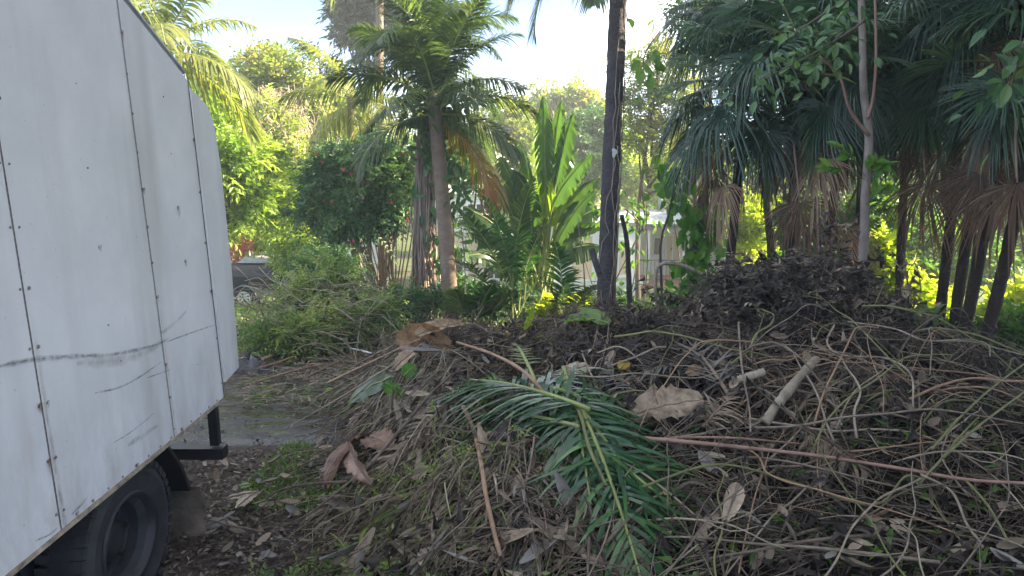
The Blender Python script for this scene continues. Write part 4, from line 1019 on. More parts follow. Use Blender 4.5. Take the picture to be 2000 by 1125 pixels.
# ------------------------------------------------------------------ banana clump (large paddle leaves) and cane palms
def paddle(parent, root, a, b, wid, tone, tear=.25, curl=.12, lab=None):
    """one leaf: stalk from root to a, blade a->b"""
    root, a, b = (np.asarray(x, float) for x in (root, a, b))
    n = 18; L = np.linalg.norm(b - a)
    c = curve([root, (root + a) / 2 + (a - root) * .0, a, a + (b - a) * .55 + UPV * L * .1, b], 28)
    rib = MB(); rib.tube(c, np.linspace(.035, .006, len(c)), 6)
    t = np.linspace(0, 1, n); mid = curve([a, a + (b - a) * .55 + UPV * L * .1, b], 17)[:n]
    n = len(mid); t = np.linspace(0, 1, n)
    T = unit(np.gradient(mid, axis=0)); view = unit(np.array((rng.normal() * .8, -1.0, .25 + rng.normal() * .6)))
    Sd = unit(np.cross(T, view)); N = np.cross(Sd, T)
    w = wid * (np.sin(np.clip(t * .94 + .05, 0, 1) * math.pi) ** .5)
    mb = MB()
    for sg in (-1, 1):
        prof = [0, .5, 1.0]; V = []
        ang = rng.normal(0, .12, n) * tear + .3
        for k in prof:
            sag = -curl * (k ** 2) * w
            j = rng.normal(0, .03, n) * k * wid * (1 + 2 * tear)
            V.append(mid + Sd * (sg * w * .5 * k)[:, None] + N * (w * .5 * k * np.sin(ang) + sag)[:, None] - T * (k * j)[:, None] - UPV * (k * k * w * tear * .4)[:, None])
        V = np.stack(V, 1); kk = len(prof); q = []
        cut = rng.random(n) < tear * .8
        for i in range(n - 1):
            for k in range(kk - 1):
                if cut[i] and k == kk - 2: continue
                q.append((i * kk + k, i * kk + k + 1, (i + 1) * kk + k + 1, (i + 1) * kk + k))
        mb.add(V.reshape(-1, 3), q=q, tint=np.clip(tone + rng.normal(0, .06), 0, 1))
        if True:
            for i in np.nonzero(cut[:-1])[0]:
                a0, a1 = V[i, 1], V[i + 1, 1]; e = (V[i, 2] + V[i + 1, 2]) / 2 - UPV * .06
                mb.add([a0, a1, e + (a1 - a0) * .35, e - (a1 - a0) * .35], q=[(0, 1, 2, 3)], tint=np.clip(tone, 0, 1))
    o = part('leaf', mb, M['banana'], parent, True)
    part('midrib', rib, M['midrib'], o, True)
    if lab: o['label'] = lab
def banana():
    Y = 15.0; base = np.array(gbase(1050, Y))
    t = thing('banana_clump', 'giant banana-leaved clump with torn paddle leaves, one glowing light green', 'plant', base)
    LV = [((1080, 470), (1185, 440), 50, .2), ((1090, 500), (1175, 480), 44, .3), ((1000, 480), (900, 400), 50, .12), ((1010, 520), (905, 500), 46, .15), ((1070, 400), (1150, 320), 56, .4), ((1000, 430), (945, 350), 50, .15), ((1062, 430), (1046, 255), 55, .95), ((1066, 380), (1060, 180), 50, .45), ((1075, 350), (1098, 190), 46, .4), ((1085, 360), (1122, 215), 46, .35), ((1090, 400), (1110, 270), 60, .55), ((1080, 400), (1160, 300), 44, .5), ((1090, 430), (1172, 345), 50, .35), ((1095, 460), (1178, 405), 56, .2), ((1085, 440), (1120, 345), 50, .85), ((1020, 470), (945, 325), 56, .1), ((1015, 500), (920, 410), 50, .12), ((1025, 430), (965, 290), 56, .15), ((1040, 400), (1000, 330), 60, .12), ((1035, 450), (995, 400), 60, .15), ((1040, 480), (1030, 350), 60, .2), ((1045, 470), (1065, 365), 52, .9), ((1000, 540), (930, 470), 46, .12), ((1080, 500), (1150, 440), 46, .3), ((1030, 420), (990, 372), 44, .75), ((1060, 520), (1020, 430), 60, .2), ((1075, 440), (1058, 330), 64, .98), ((1020, 560), (975, 500), 40, .15), ((1070, 330), (1080, 240), 40, .3), ((1010, 450), (930, 365), 44, .2), ((1030, 500), (915, 455), 44, .1), ((1045, 420), (1015, 270), 44, .25), ((1090, 470), (1165, 370), 40, .3), ((1060, 460), (1000, 350), 46, .1), ((1080, 480), (1140, 385), 42, .4), ((1070, 420), (1130, 290), 40, .35), ((1030, 520), (960, 430), 46, .15)]
    for i, (a, b, w, tone) in enumerate(LV):
        dy = rng.normal() * .5
        paddle(t, base + np.array((rng.normal() * .2, rng.normal() * .2, .1)), P(*a, Y + dy * .5), P(*b, Y + dy), w * .74 * Y / FPX, tone * (1 if tone > .8 else .8), tear=rng.uniform(.35, 1.1), lab='glowing light green backlit leaf' if tone > .8 else None)  # lightest leaf tones put the backlit glow into the colour
banana()
def cane(label, px, Y, tips, seed):
    base = np.array(gbase(px, Y)); t = thing('cane_palm', label, 'palm', base, 'young cane palms below the banana clump')
    for i, (tx, ty) in enumerate(tips):
        a = base + np.array((rng.normal() * .1, rng.normal() * .1, .1)); e = P(tx, ty, Y - .5 + rng.normal() * .3)
        d = e - a; az = math.atan2(d[1], d[0]); el = math.atan2(d[2], math.hypot(d[0], d[1])); L = np.linalg.norm(d) * 1.3
        mbl, rib = feather_parts(elev=el + .4, bend=.8, L=L, nl=38, ll=.5, lw=.034, hang=.35, seed=seed * 10 + i, t0=.42, petiole_r=.014)
        put_frond(t, (mbl.mesh('frond', M['frond_fresh' if i % 2 else 'palm']), rib.mesh('midrib', M['midrib'], True)), a - base, az)
cane('young cane palm with two bluish green fronds spread in front of the banana clump', 1010, 12.2, [(900, 480), (940, 450), (1050, 420), (1090, 470), (900, 560), (990, 450), (1120, 520)], 3)
cane('low cane palm with upright fronds beside the tall dark trunk', 1095, 11.8, [(1130, 560), (1080, 520), (1160, 590), (1040, 560)], 5)
cane('low cane palm at the foot of the pale ringed trunk', 930, 11.2, [(890, 600), (960, 590), (1000, 595)], 8)

# ------------------------------------------------------------------ covered trailer
def trailer():
    Y = 22.0; c = P(480, 600, Y); gz = float(ground_z(c[0], Y)); c[2] = gz
    t = thing('covered_trailer', 'black covered trailer with white spoked wheel parked beyond the truck', 'trailer', c)
    s = Y / FPX
    x0, x1 = P(430, 560, Y)[0], P(560, 560, Y)[0]
    prof = [(.55, 0), (1.0, -.03), (1.22, .02), (1.36, .14), (1.4, .5)]   # z, inset of the cover side
    mb = MB(); w = 1.5; yb = Y + .05
    rows = []
    for z, i in prof:
        z += gz; rows.append([(x0 + i, yb + i, z), (x1 - i, yb + i, z), (x1 - i, yb + w - i, z), (x0 + i, yb + w - i, z)])
    v = np.array(rows).reshape(-1, 3); q = []
    for r in range(len(prof) - 1):
        for k in range(4): q.append((4 * r + k, 4 * r + (k + 1) % 4, 4 * r + 4 + (k + 1) % 4, 4 * r + 4 + k))
    q.append((16, 17, 18, 19)); mb.add(v, q=q); part('cover', mb, M['tarp'], t)
    mb = MB(); mb.box(((x0 + x1) / 2 + .3, yb + .8, gz + 1.5), (x1 - x0 - .3, 1.1, .16), taper=.75); part('lid', mb, M['grey_lid'], t)
    mb = MB(); mb.box(((x0 + x1) / 2, yb + .75, gz + .5), (x1 - x0 + .1, 1.35, .09)); part('chassis', mb, M['galv'], t)
    wx = c[0] + .02; wz = gz + .33; wy = Y - .04
    mb = MB(); th = np.radians(np.linspace(5, 175, 14))
    o = np.stack([wx + .42 * np.cos(th), 0 * th + wy - .12, wz + .42 * np.sin(th)], 1); b2 = o + np.array((0, .26, 0))
    mb.add(np.vstack([o, b2, o * 1 + np.array((0, .0, -.03)), b2 - np.array((0, 0, .03))]), q=[(i, i + 1, 15 + i - 1 + 0, 14 + i) for i in range(13)] + [(28 + i, 42 + i, 43 + i, 29 + i) for i in range(13)] + [(i, 28 + i, 29 + i, i + 1) for i in range(13)])
    part('mudguard', mb, M['galv'], t)
    w = part('wheel', wheel_mb(wx, wy, wz, .32, .215, .2), M['tyre'], t, True)
    mb = MB(); th = np.linspace(0, 2 * math.pi, 33)[:-1]
    def ring(r, y): return np.stack([wx + r * np.cos(th), 0 * th + y, wz + r * np.sin(th)], 1)
    rings = [ring(.215, wy - .1), ring(.2, wy - .105), ring(.165, wy - .07)]
    n = 32; v = np.vstack(rings); q = [(r * n + i, (r + 1) * n + i, (r + 1) * n + (i + 1) % n, r * n + (i + 1) % n) for r in range(2) for i in range(n)]
    mb.add(v, q=q)
    for k in range(8):
        a = k / 8 * 2 * math.pi; ca, sa = math.cos(a), math.sin(a)
        rot = np.array([(ca, 0, -sa), (0, 1, 0), (sa, 0, ca)])
        mb.box((wx + .125 * ca, wy - .075, wz + .125 * sa), (.11, .02, .045), rot=rot)
    v = np.vstack([ring(.085, wy - .08), [[wx, wy - .11, wz]]]); mb.add(v, t=[(i, n, (i + 1) % n) for i in range(n)][::1])
    part('rim', mb, M['rim_white'], w)
def wheel_mb(x, y, z, ro, ri, width, axis='y'):
    """tyre as a lathe round the axle"""
    th = np.linspace(0, 2 * math.pi, 49)[:-1]; h = width / 2
    prof = [(ri, -h * .8), (ri + (ro - ri) * .25, -h), (ri + (ro - ri) * .7, -h * .98), (ro * .975, -h * .8), (ro, -h * .5), (ro, h * .5), (ro * .975, h * .8), (ri + (ro - ri) * .6, h), (ri, h * .8), (ri * .8, h * .3), (ri * .8, -h * .3)]
    n = 48; m = len(prof); V = []
    for r, a in prof:
        V.append(np.stack([x + r * np.cos(th), y + a + 0 * th, z + r * np.sin(th)], 1) if axis == 'y' else np.stack([x + a + 0 * th, y + r * np.cos(th), z + r * np.sin(th)], 1))
    q = [(r * n + i, ((r + 1) % m) * n + i, ((r + 1) % m) * n + (i + 1) % n, r * n + (i + 1) % n) for r in range(m) for i in range(n)]
    mb = MB(); mb.add(np.vstack(V), q=q)
    for k in range(44):
        for sg in (-1, 1):
            a = (k + .25 * sg) / 44 * 2 * math.pi; ca, sa = math.cos(a), math.sin(a); r = ro * .988
            if axis == 'y': mb.box((x + r * ca, y + sg * h * .66, z + r * sa), (.03, h * .5, ro * .095), rot=np.array([(ca, 0, -sa), (0, 1, 0), (sa, 0, ca)]))
            else: mb.box((x + sg * h * .66, y + r * ca, z + r * sa), (h * .5, .03, ro * .095), rot=np.array([(1, 0, 0), (0, ca, -sa), (0, sa, ca)]))
    return mb
trailer()

rng = np.random.default_rng(107)
# ------------------------------------------------------------------ the truck
def truck():
    X = -1.9; t = thing('box_truck', 'white riveted box body of a parked truck with grey scuffs along its side', 'truck', (X, 3.2, 0))
    zb = PX(437, 775, X)[2]
    # seams as lines on the side plane: (bottom pixel, top pixel)
    def line(p0, p1):
        a, b = PX(*p0, X), PX(*p1, X); return lambda z: a[1] + (b[1] - a[1]) * (z - a[2]) / (b[2] - a[2])
    s1 = line((120, 1040), (5, 320)); s2 = line((340, 850), (228, 0)); s3 = line((437, 775), (366, 160))
    k1, k2 = PX(247, 0, X), PX(362, 145, X)
    slope = (k2[2] - k1[2]) / (k2[1] - k1[1]); ztop = 3.32
    def top(y): return min(ztop, k2[2] + slope * (y - k2[1]))
    def front0(z): return -3.4 + 0 * z
    def front1(z): return -1.55 + 0 * z
    def front2(z): return .25 + .0 * z
    s0 = line((120 - 300, 1300), (-230, 320)); 
    bounds = [front0, front1, front2, lambda z: s1(z) - .98, s1, s2, s3]
    g = .004
    for i in range(len(bounds) - 1):
        lo, hi = bounds[i], bounds[i + 1]
        mb = MB(); nz, ny = 14, 6; V = []
        for a in range(nz + 1):
            for b in range(ny + 1):
                f = b / ny
                # top limit follows the raked roof line
                z = zb; yy = lo(z) + g + (hi(z) - g - lo(z) - g) * f
                zt = top(yy - .1)
                z = zb + (zt - zb) * a / nz
                yy = lo(z) + g + (hi(z) - lo(z) - 2 * g) * f
                bow = 0 * math.sin(f * math.pi) * math.sin(a / nz * math.pi)
                V.append((X + bow + .0015 * (i % 2), yy, z))
        V = np.array(V); V2 = V.copy(); V2[:, 0] = X - .025
        w = ny + 1; q = [(a * w + b, a * w + b + 1, (a + 1) * w + b + 1, (a + 1) * w + b) for a in range(nz) for b in range(ny)]
        o = len(V); ed = [(b, b + 1) for b in range(ny)][::-1] + []
        q2 = [(b + 1, b, o + b, o + b + 1) for b in range(ny)] + [(nz * w + b, nz * w + b + 1, o + nz * w + b + 1, o + nz * w + b) for b in range(ny)] + [(a * w, (a + 1) * w, o + (a + 1) * w, o + a * w) for a in range(nz)] + [((a + 1) * w + ny, a * w + ny, o + a * w + ny, o + (a + 1) * w + ny) for a in range(nz)]
        mb.add(np.vstack([V, V2]), q=q + q2); part('side_panel', mb, M['truck'], t)
    # tail extension: thinner panel set a little lower at the top and higher at the bottom
    Xt = X - .012
    pts = [PX(441, 746, Xt), PX(467, 717, Xt), PX(452, 520, Xt), PX(432, 330, Xt), PX(420, 250, Xt), PX(413, 226, Xt), PX(404, 205, Xt), PX(372, 172, Xt)]
    v = np.array(pts); v2 = v - np.array((.03, 0, 0)); n = len(v); c = v.mean(0)
    mb = MB(); mb.add(np.vstack([v, v2, [c], [c - np.array((.03, 0, 0))]]), q=[(i, n + i, n + (i + 1) % n, (i + 1) % n) for i in range(n)], t=[(2 * n, i, (i + 1) % n) for i in range(n)] + [(2 * n + 1, n + (i + 1) % n, n + i) for i in range(n)])
    part('tail_panel', mb, M['truck'], t)
    # rest of the box: shell behind the panels
    xo = X - .03; xf = X - 2.35
    y0 = -3.38; yr = lambda z: s3(z) - .01
    prof = [(y0, zb + .01), (yr(zb), zb + .01), (yr(k2[2]) - .02, k2[2] - .02), (k2[1] + (ztop - k2[2]) / slope, ztop - .02), (y0, ztop - .02)]
    v = np.array([(xo, a, b) for a, b in prof] + [(xf, a, b) for a, b in prof]); mb = MB()
    mb.add(v, q=[(i, (i + 1) % 5, 5 + (i + 1) % 5, 5 + i) for i in range(5)], t=[(0, 1, 2), (0, 2, 3), (0, 3, 4), (5, 7, 6), (5, 8, 7), (5, 9, 8)]); part('box_shell', mb, M['truck'], t)
    # dark brown strips laid over the panel seams
    for s, w in ((s1, .003), (s2, .0024), (s3, .007)):
        z = np.linspace(zb + .003, top(s(3) - .1) - .02 if s is not s3 else k2[2] - .03, 12); mb = MB()
        for a, b in zip(z[:-1], z[1:]):
            mb.add([(X + .0035, s(a) - w, a), (X + .0035, s(a) + w, a), (X + .0035, s(b) + w, b), (X + .0035, s(b) - w, b)], q=[(0, 1, 2, 3)])
        part('seam_strip', mb, M['seam'], t)
    # overlap strip on the forward seams, rusty edge under the panels
    mb = MB()
    ys = np.linspace(-3.3, s3(zb) - .01, 60)
    for a, b in zip(ys[:-1], ys[1:]):
        mb.box((X - .008, (a + b) / 2, zb - .012), (.028, (b - a), .02))
    part('bottom_edge', mb, M['edge_trim'], t)
    mb = MB(); 
    for a, b in ((k1, k2),):
        d = b - a; mb.tube([a + np.array((-.01, 0, .01)) - d * .4, b + np.array((-.01, 0, .01))], .014, 6)
    part('roof_edge', mb, M['galv'], t)
    # rivets
    def dome(r=.0085):
        th = np.linspace(0, 2 * math.pi, 9)[:-1]; v = np.vstack([np.stack([0 * th, r * np.cos(th), r * np.sin(th)], 1), np.stack([0 * th + r * .5, r * .6 * np.cos(th), r * .6 * np.sin(th)], 1), [[r * .65, 0, 0]]])
        mb = MB(); mb.add(v, q=[(i, (i + 1) % 8, 8 + (i + 1) % 8, 8 + i) for i in range(8)], t=[(8 + i, 8 + (i + 1) % 8, 16) for i in range(8)]); return mb.mesh('rivet', M['rivet'], True)
    dm = dome(); off = np.array(t.location)
    spots = []
    for s, zs in ((s1, np.arange(zb + .08, 3.2, .24)), (s2, np.arange(zb + .05, 3.2, .19)), (s3, np.arange(zb + .1, 2.7, .31))):
        for z in zs:
            spots.append((s(z) + (.0 if s is s2 else -.018), z))
            if s is s1: spots.append((s(z) + .03, z - .004))
    for y in np.arange(s1(zb) + .1, s3(zb), .12): spots.append((y, zb + .015))
    for px, py in ((147, 163), (170, 328), (192, 484), (318, 189), (333, 300), (346, 406), (360, 511), (210, 635), (235, 705), (385, 712)):
        p = PX(px, py, X); spots.append((p[1], p[2]))
    for i, (y, z) in enumerate(spots):
        o = link('rivet', dm, t); o.location = Vector((X + .004, y, z)) - Vector(off); k = rng.uniform(.6, 1.15) * (.6 if i >= len(spots) - 10 else 1); o.scale = (k, k, k)
    # rust streaks under rivets and along the lower seams
    mb = MB()
    for (y, z) in spots:
        if rng.random() < .35:
            w = rng.uniform(.006, .018); h = rng.uniform(.02, .07)
            mb.add([(X + .0095, y - w, z + .012), (X + .0095, y + w, z + .012), (X + .0095, y + w * .5, z - h), (X + .0095, y - w * .5, z - h)], q=[(0, 1, 2, 3)], tint=[1, 1, .1, .1])
    z = np.linspace(zb, zb + 1.0, 14)
    for s, ww in ((s1, .03), (s3, .02), (s2, .012)):
        for a, b in zip(z[:-1], z[1:]):
            f = 1 - (a - zb) / 1.0; f2 = 1 - (b - zb) / 1.0
            mb.add([(X + .0102, s(a) + .005, a), (X + .0102, s(a) + ww, a), (X + .0102, s(b) + ww, b), (X + .0102, s(b) + .005, b)], q=[(0, 1, 2, 3)], tint=[f, 0, 0, f2])
    part('rust_stains', mb, M['rust'], t, kind='stuff')
    # scuffs: thin dragged lines of grey rub on the paint
    def scuff(pl, w, mat):
        c = curve([PX(a, b, X + .0086) for a, b in pl], 24); n = len(c); d = unit(np.gradient(c, axis=0)); nn = np.cross(d, np.array((1.0, 0, 0)))
        ww = w * np.interp(np.linspace(0, 1, n), [0, .15, .8, 1], [.4, 1, .8, .2])[:, None] * rng.uniform(.7, 1.25, (n, 1))
        mb = MB(); v = np.stack([c + nn * ww, c, c - nn * ww], 1).reshape(-1, 3)
        q = [(3 * i + k, 3 * i + k + 1, 3 * i + k + 4, 3 * i + k + 3) for i in range(n - 1) for k in (0, 1)]
        mb.add(v, q=q, tint=np.tile([.15, 1, .15], n)); part('scuff_mark', mb, M[mat], t)
    scuff([(-30, 722), (60, 703), (140, 696), (220, 692), (290, 678), (325, 665)], .012, 'scuff')
    scuff([(325, 668), (360, 655), (400, 641), (422, 634)], .006, 'scuff'); scuff([(315, 652), (345, 628), (365, 606)], .014, 'scuff_soft')
    scuff([(186, 768), (235, 756), (275, 735), (316, 706)], .007, 'scuff'); scuff([(288, 738), (310, 730), (332, 722)], .005, 'scuff')
    scuff([(216, 868), (250, 848), (280, 825), (302, 806)], .004, 'scuff'); scuff([(70, 1056), (95, 1045), (114, 1030)], .006, 'scuff')
    scuff([(150, 710), (220, 705), (280, 690), (330, 660)], .03, 'scuff_soft'); scuff([(250, 870), (280, 850), (310, 830)], .02, 'scuff_soft')
    scuff([(140, 1005), (160, 985), (172, 970)], .008, 'scuff')
    # wheel with tyre and deep dark rim
    wx, wy, wz = X - .15, 3.2, .40
    w = part('wheel', wheel_mb(wx, wy, wz, .40, .235, .24, 'x'), M['tyre'], t, False)
    mb = MB(); th = np.linspace(0, 2 * math.pi, 41)[:-1]; n = 40
    def ring(r, x): return np.stack([0 * th + x, wy + r * np.cos(th), wz + r * np.sin(th)], 1)
    R_ = [ring(.243, wx + .1), ring(.236, wx + .115), ring(.222, wx + .105), ring(.205, wx + .03), ring(.195, wx - .02), ring(.1, wx - .03), ring(.085, wx + .02), ring(.06, wx + .03)]
    v = np.vstack(R_ + [[[wx + .03, wy, wz]]]); q = [(r * n + i, r * n + (i + 1) % n, (r + 1) * n + (i + 1) % n, (r + 1) * n + i) for r in range(len(R_) - 1) for i in range(n)]
    mb.add(v, q=q, t=[((len(R_) - 1) * n + i, (len(R_) - 1) * n + (i + 1) % n, len(R_) * n) for i in range(n)])
    part('rim', mb, M['rim_dark'], w, True)
    for k in range(6):
        mb = MB(); a = k / 6 * 2 * math.pi; p = np.array((wx - .01, wy + .135 * math.cos(a), wz + .135 * math.sin(a))); mb.tube([p - np.array((.02, 0, 0)), p + np.array((.025, 0, 0))], .014, 6); part('wheel_nut', mb, M['rim_dark'], w)
    w2 = part('wheel', wheel_mb(wx - .3, wy, wz, .40, .235, .24, 'x'), M['tyre'], t, True)
    w3 = part('wheel', wheel_mb(X - 1.95, wy, wz, .40, .235, .24, 'x'), M['tyre'], t, True)
    mb = MB(); mb.tube([(X - .2, wy, wz), (X - 2.1, wy, wz)], .06, 10); part('axle', mb, M['black'], t, True)
    # mudguard: dark sheet behind the wheel, then the flap below it
    a = [PX(326, 868, X - .06), PX(371, 955, X - .06)]
    mb = MB(); yv = [(a[0][1] - .12, zb - .02), (a[0][1], a[0][2]), ((a[0][1] + a[1][1]) / 2 + .03, (a[0][2] + a[1][2]) / 2), (a[1][1], a[1][2])]
    v = [(X - .05, y, z) for y, z in yv] + [(X - .62, y, z) for y, z in yv] + [(X - .05, y - .025, z) for y, z in yv] + [(X - .62, y - .025, z) for y, z in yv]
    mb.add(v, q=[(i, i + 1, 4 + i + 1, 4 + i) for i in range(3)] + [(8 + i, 12 + i, 13 + i, 9 + i) for i in range(3)] + [(i, 8 + i, 9 + i, i + 1) for i in range(3)]); part('mudguard', mb, M['black'], t)
    fz1, fz0 = PX(371, 955, X - .06), PX(392, 1090, X - .06); yf = fz1[1] + .02
    mb = MB(); nf = 7; V = []
    for i in range(nf):
        f = i / (nf - 1); z = fz1[2] + (fz0[2] - fz1[2]) * f; yy = yf + .05 * f + .03 * math.sin(f * 5)
        for xx in np.linspace(X - .005, X - .5, 6): V.append((xx, yy + .01 * math.sin(xx * 14 + f * 3), z + .015 * math.sin(xx * 9) * f))
    V = np.array(V); V2 = V + np.array((0, .012, 0)); q = [(i * 6 + k, i * 6 + k + 1, i * 6 + k + 7, i * 6 + k + 6) for i in range(nf - 1) for k in range(5)]
    q += [(len(V) + b, len(V) + a_, len(V) + d, len(V) + c) for a_, b, c, d in q]; q += [(i * 6, len(V) + i * 6, len(V) + i * 6 + 6, i * 6 + 6) for i in range(nf - 1)]
    mb.add(np.vstack([V, V2]), q=q); part('mud_flap', mb, M['flap'], t)
    # chassis rails and cross members under the box
    for dx in (.7, 1.6):
        mb = MB(); mb.box((X - dx, .4, zb - .13), (.09, 7.4, .2)); part('chassis_rail', mb, M['black'], t)
    mb = MB()
    for y in np.arange(-3, 4.2, .6): mb.box((X - 1.17, y, zb - .045 + .0), (2.2, .06, .05))
    part('cross_members', mb, M['black'], t)
    # rear step bar on its uprights
    e = PX(440, 882, X); ye = e[1]
    mb = MB(); mb.box((X - 1.15, ye, e[2]), (2.3, .09, .075)); part('step_bar', mb, M['black'], t)
    for dx in (.06, 1.9):
        mb = MB(); mb.box((X - dx, ye + .003, (e[2] + zb) / 2 + .01), (.055, .05, zb - e[2] - .08)); part('step_upright', mb, M['black'], t)
    mb = MB(); mb.box((X - .25, ye - .25, zb - .075), (.2, .12, .1)); part('tail_lamp_box', mb, M['black'], t)
    mb = MB(); mb.box((X - .7, 1.2, .62), (.5, 1.0, .42)); part('fuel_tank', mb, M['black'], t)
    # cab and front wheels, behind the camera
    mb = MB(); mb.box((X - 1.15, -4.6, 1.45), (2.1, 2.0, 2.0), taper=.9); part('cab', mb, M['truck'], t)
    part('wheel', wheel_mb(X - .15, -4.6, .75, .40, .235, .24, 'x'), M['tyre'], t, True); part('wheel', wheel_mb(X - 2.1, -4.6, .75, .40, .235, .24, 'x'), M['tyre'], t, True)
truck()

rng = np.random.default_rng(108)
# ================================================================== THE BRUSH PILE
def surf(px, py, lift=0.):
    """where the view ray through a pixel meets the pile or ground"""
    d = ray(px, py); o = np.array((0, 0, CZ)); s = np.linspace(1.5, 16, 600)
    p = o + d * s[:, None]; h = np.maximum(pile_z(p[:, 0], p[:, 1]), ground_z(p[:, 0], p[:, 1]))
    k = np.nonzero(p[:, 2] < h + lift)[0]
    return p[k[0]] if len(k) else p[-1]
def onsurf(x, y): return np.maximum(pile_z(x, y), ground_z(x, y))
def nrm_at(x, y, e=.06):
    zx = (onsurf(x + e, y) - onsurf(x - e, y)) / (2 * e); zy = (onsurf(x, y + e) - onsurf(x, y - e)) / (2 * e)
    return unit(np.stack([-zx, -zy, np.ones_like(zx)], -1))
xs = np.linspace(-2.6, 8.5, 150); ys = np.linspace(1.3, 9.4, 110)
grid_sheet(xs, ys, lambda a, b: pile_z(a, b) - .05 - .09 * sstep(.05, .25, pile_z(a, b) - ground_z(a, b)), M['gap_shade'], 'brush_pile', 'stuff')['label'] = 'matted core of the heap of cut brush, coloured dark as shaded gaps'

def frustum_xy(n, x0, x1, y0, y1, bias=1.0):
    y = y0 + (y1 - y0) * rng.uniform(0, 1, n) ** bias
    x = rng.uniform(x0, x1, n); return x, y
def twig_curve(x, y, L, az, lift, wob, n=8, pitch=None):
    s = np.linspace(-.5, .5, n) * L; a = az + np.cumsum(rng.normal(0, wob, n))
    px = x + np.cumsum(np.cos(a)) * L / n - math.cos(az) * L / 2; py = y + np.cumsum(np.sin(a)) * L / n - math.sin(az) * L / 2
    z = onsurf(px, py)
    z = .35 * z + .65 * np.linspace(z[0], z[-1], n) + lift * np.sin(np.linspace(.2, 1, n) * math.pi * rng.uniform(.6, 1.1)) + rng.uniform(-.10, .06)
    z = np.maximum(z, onsurf(px, py) - .11)
    return np.stack([px, py, z], 1)
# fine twigs everywhere: one mass
mb = MB()
for i in range(7000):
    y = 2.6 + 5.6 * rng.uniform() ** 1.0; x = rng.uniform(-1.5 - .12 * y + .5, .9 * y + .6)
    if fbm(np.array(x * 1.4), np.array(y * 1.4), 81, 3) + rng.normal() * .1 < .42 + .12 * float(x > .6 and y < 5.2): continue
    L = rng.uniform(.25, 1.0); c = twig_curve(x, y, L, rng.uniform(0, math.pi * 2) if rng.random() < .55 else rng.normal(R(215), .5), rng.uniform(0, .12), .16, 6)
    r0 = rng.uniform(.002, .0055); mb.tube(c, np.linspace(r0, r0 * .5, len(c)), 3, tint=rng.uniform(0, 1) ** 1.3, cap=False)
tag(link('twig_tangle', mb.mesh('twig_tangle', M['twig'], True)), 'tangle of fine dead twigs over the brush heap', kind='stuff')
# straw-like dry strands on the left flank
mb = MB()
for i in range(800):
    p = surf(rng.uniform(600, 1010), rng.uniform(640, 1080), .02) if i % 2 else surf(rng.normal(700, 90), rng.normal(730, 45), .02)
    L = rng.uniform(.25, .9); c = twig_curve(p[0], p[1], L, rng.normal(R(235), .75), rng.uniform(0, .14), .06, 6)
    r0 = rng.uniform(.002, .0065); mb.tube(c, np.linspace(r0, r0 * .4, len(c)), 3, tint=rng.uniform(0, 1), cap=False)
tag(link('dry_strands', mb.mesh('dry_strands', M['straw'], True)), 'pale dry strands combed down the left flank of the heap', kind='stuff')
# dead leaf mass
def leaf_mass(name, lab, n, xr, yr, L, Wd, mat, tint, lift=.05, upz=.5, tilt=.8, where=None, bias=1.0):
    x, y = frustum_xy(n, *xr, *yr, bias)
    if where is not None:
        k = where(x, y); x, y = x[k], y[k]; n = len(x)
    z = onsurf(x, y); nn = nrm_at(x, y)
    p = np.stack([x, y, z], 1) + nn * (lift - (lift + .12) * rng.uniform(0, 1, n) ** 1.3)[:, None]
    nr = unit(nn * upz + rng.normal(size=(n, 3)) * tilt); d = np.cross(nr, rand_dir(n))
    m = MB(); k = .4 * 4 ** rng.uniform(0, 1, n)
    leaves(m, p, d, nr, L * k, Wd * k * rng.uniform(.45, 1.2, n), np.clip(rng.normal(tint, .22, n), 0, 1), fold=.5, droop=.55)
    return tag(link(name, m.mesh(name, M[mat])), lab, kind='stuff')
inpile = lambda x, y: pile_z(x, y) > ground_z(x, y) + .05
leafy = lambda x, y: inpile(x, y) & (fbm(x * 1.7, y * 1.7, 61, 3) + rng.normal(0, .12, len(x)) > .43 + .26 * ((x > .5) & (y < 5.8)))
darky = lambda x, y: inpile(x, y) & (fbm(x * 1.5 + 9, y * 1.5, 71, 3) + rng.normal(0, .1, len(x)) > .47 - .14 * ((x > .5) & (y < 5.6)))
leaf_mass('dead_leaves', 'dull brown dead leaves through the brush heap', 15000, (-1.9, 7.2), (2.4, 8.4), .10, .042, 'litter', .38, .07, where=leafy)
leaf_mass('dark_leaves', 'dark withered leaves through the brush heap', 15000, (-.8, 7.2), (2.4, 8.4), .10, .05, 'litter_dark', .35, .10, where=darky)
leaf_mass('shed_leaves', 'small shed green leaves low on the front of the heap', 1300, (-1.3, 3.2), (2.5, 4.8), .085, .04, 'leaf_mid', .4, .05, where=inpile)
def strips(name, lab, n, px0, px1, py0, py1, mat, tint, az, spread):
    m = MB()
    for i in range(n):
        p = surf(rng.uniform(px0, px1), py0 + (py1 - py0) * rng.uniform() ** .8, .03); L = rng.uniform(.1, .42); a = rng.normal(az, spread)
        c = twig_curve(p[0], p[1], L, a, rng.uniform(.0, .07), .06, 6); c[:, 2] += .02
        wv = unit(np.cross(np.gradient(c, axis=0), UPV + rng.normal(size=3) * .6)); w = .0025 * 6 ** rng.uniform() * np.array((.4, .9, 1, .9, .6, .1))[:, None]
        f = np.cross(wv, np.gradient(c, axis=0)); f = unit(f) * w * .35
        v = np.stack([c + wv * w + f, c, c - wv * w + f], 1).reshape(-1, 3)
        m.add(v, q=[(3 * k + j, 3 * k + j + 1, 3 * k + j + 4, 3 * k + j + 3) for k in range(5) for j in (0, 1)], tint=np.clip(rng.normal(tint, .25), 0, 1))
    tag(link(name, m.mesh(name, M[mat])), lab, kind='stuff')
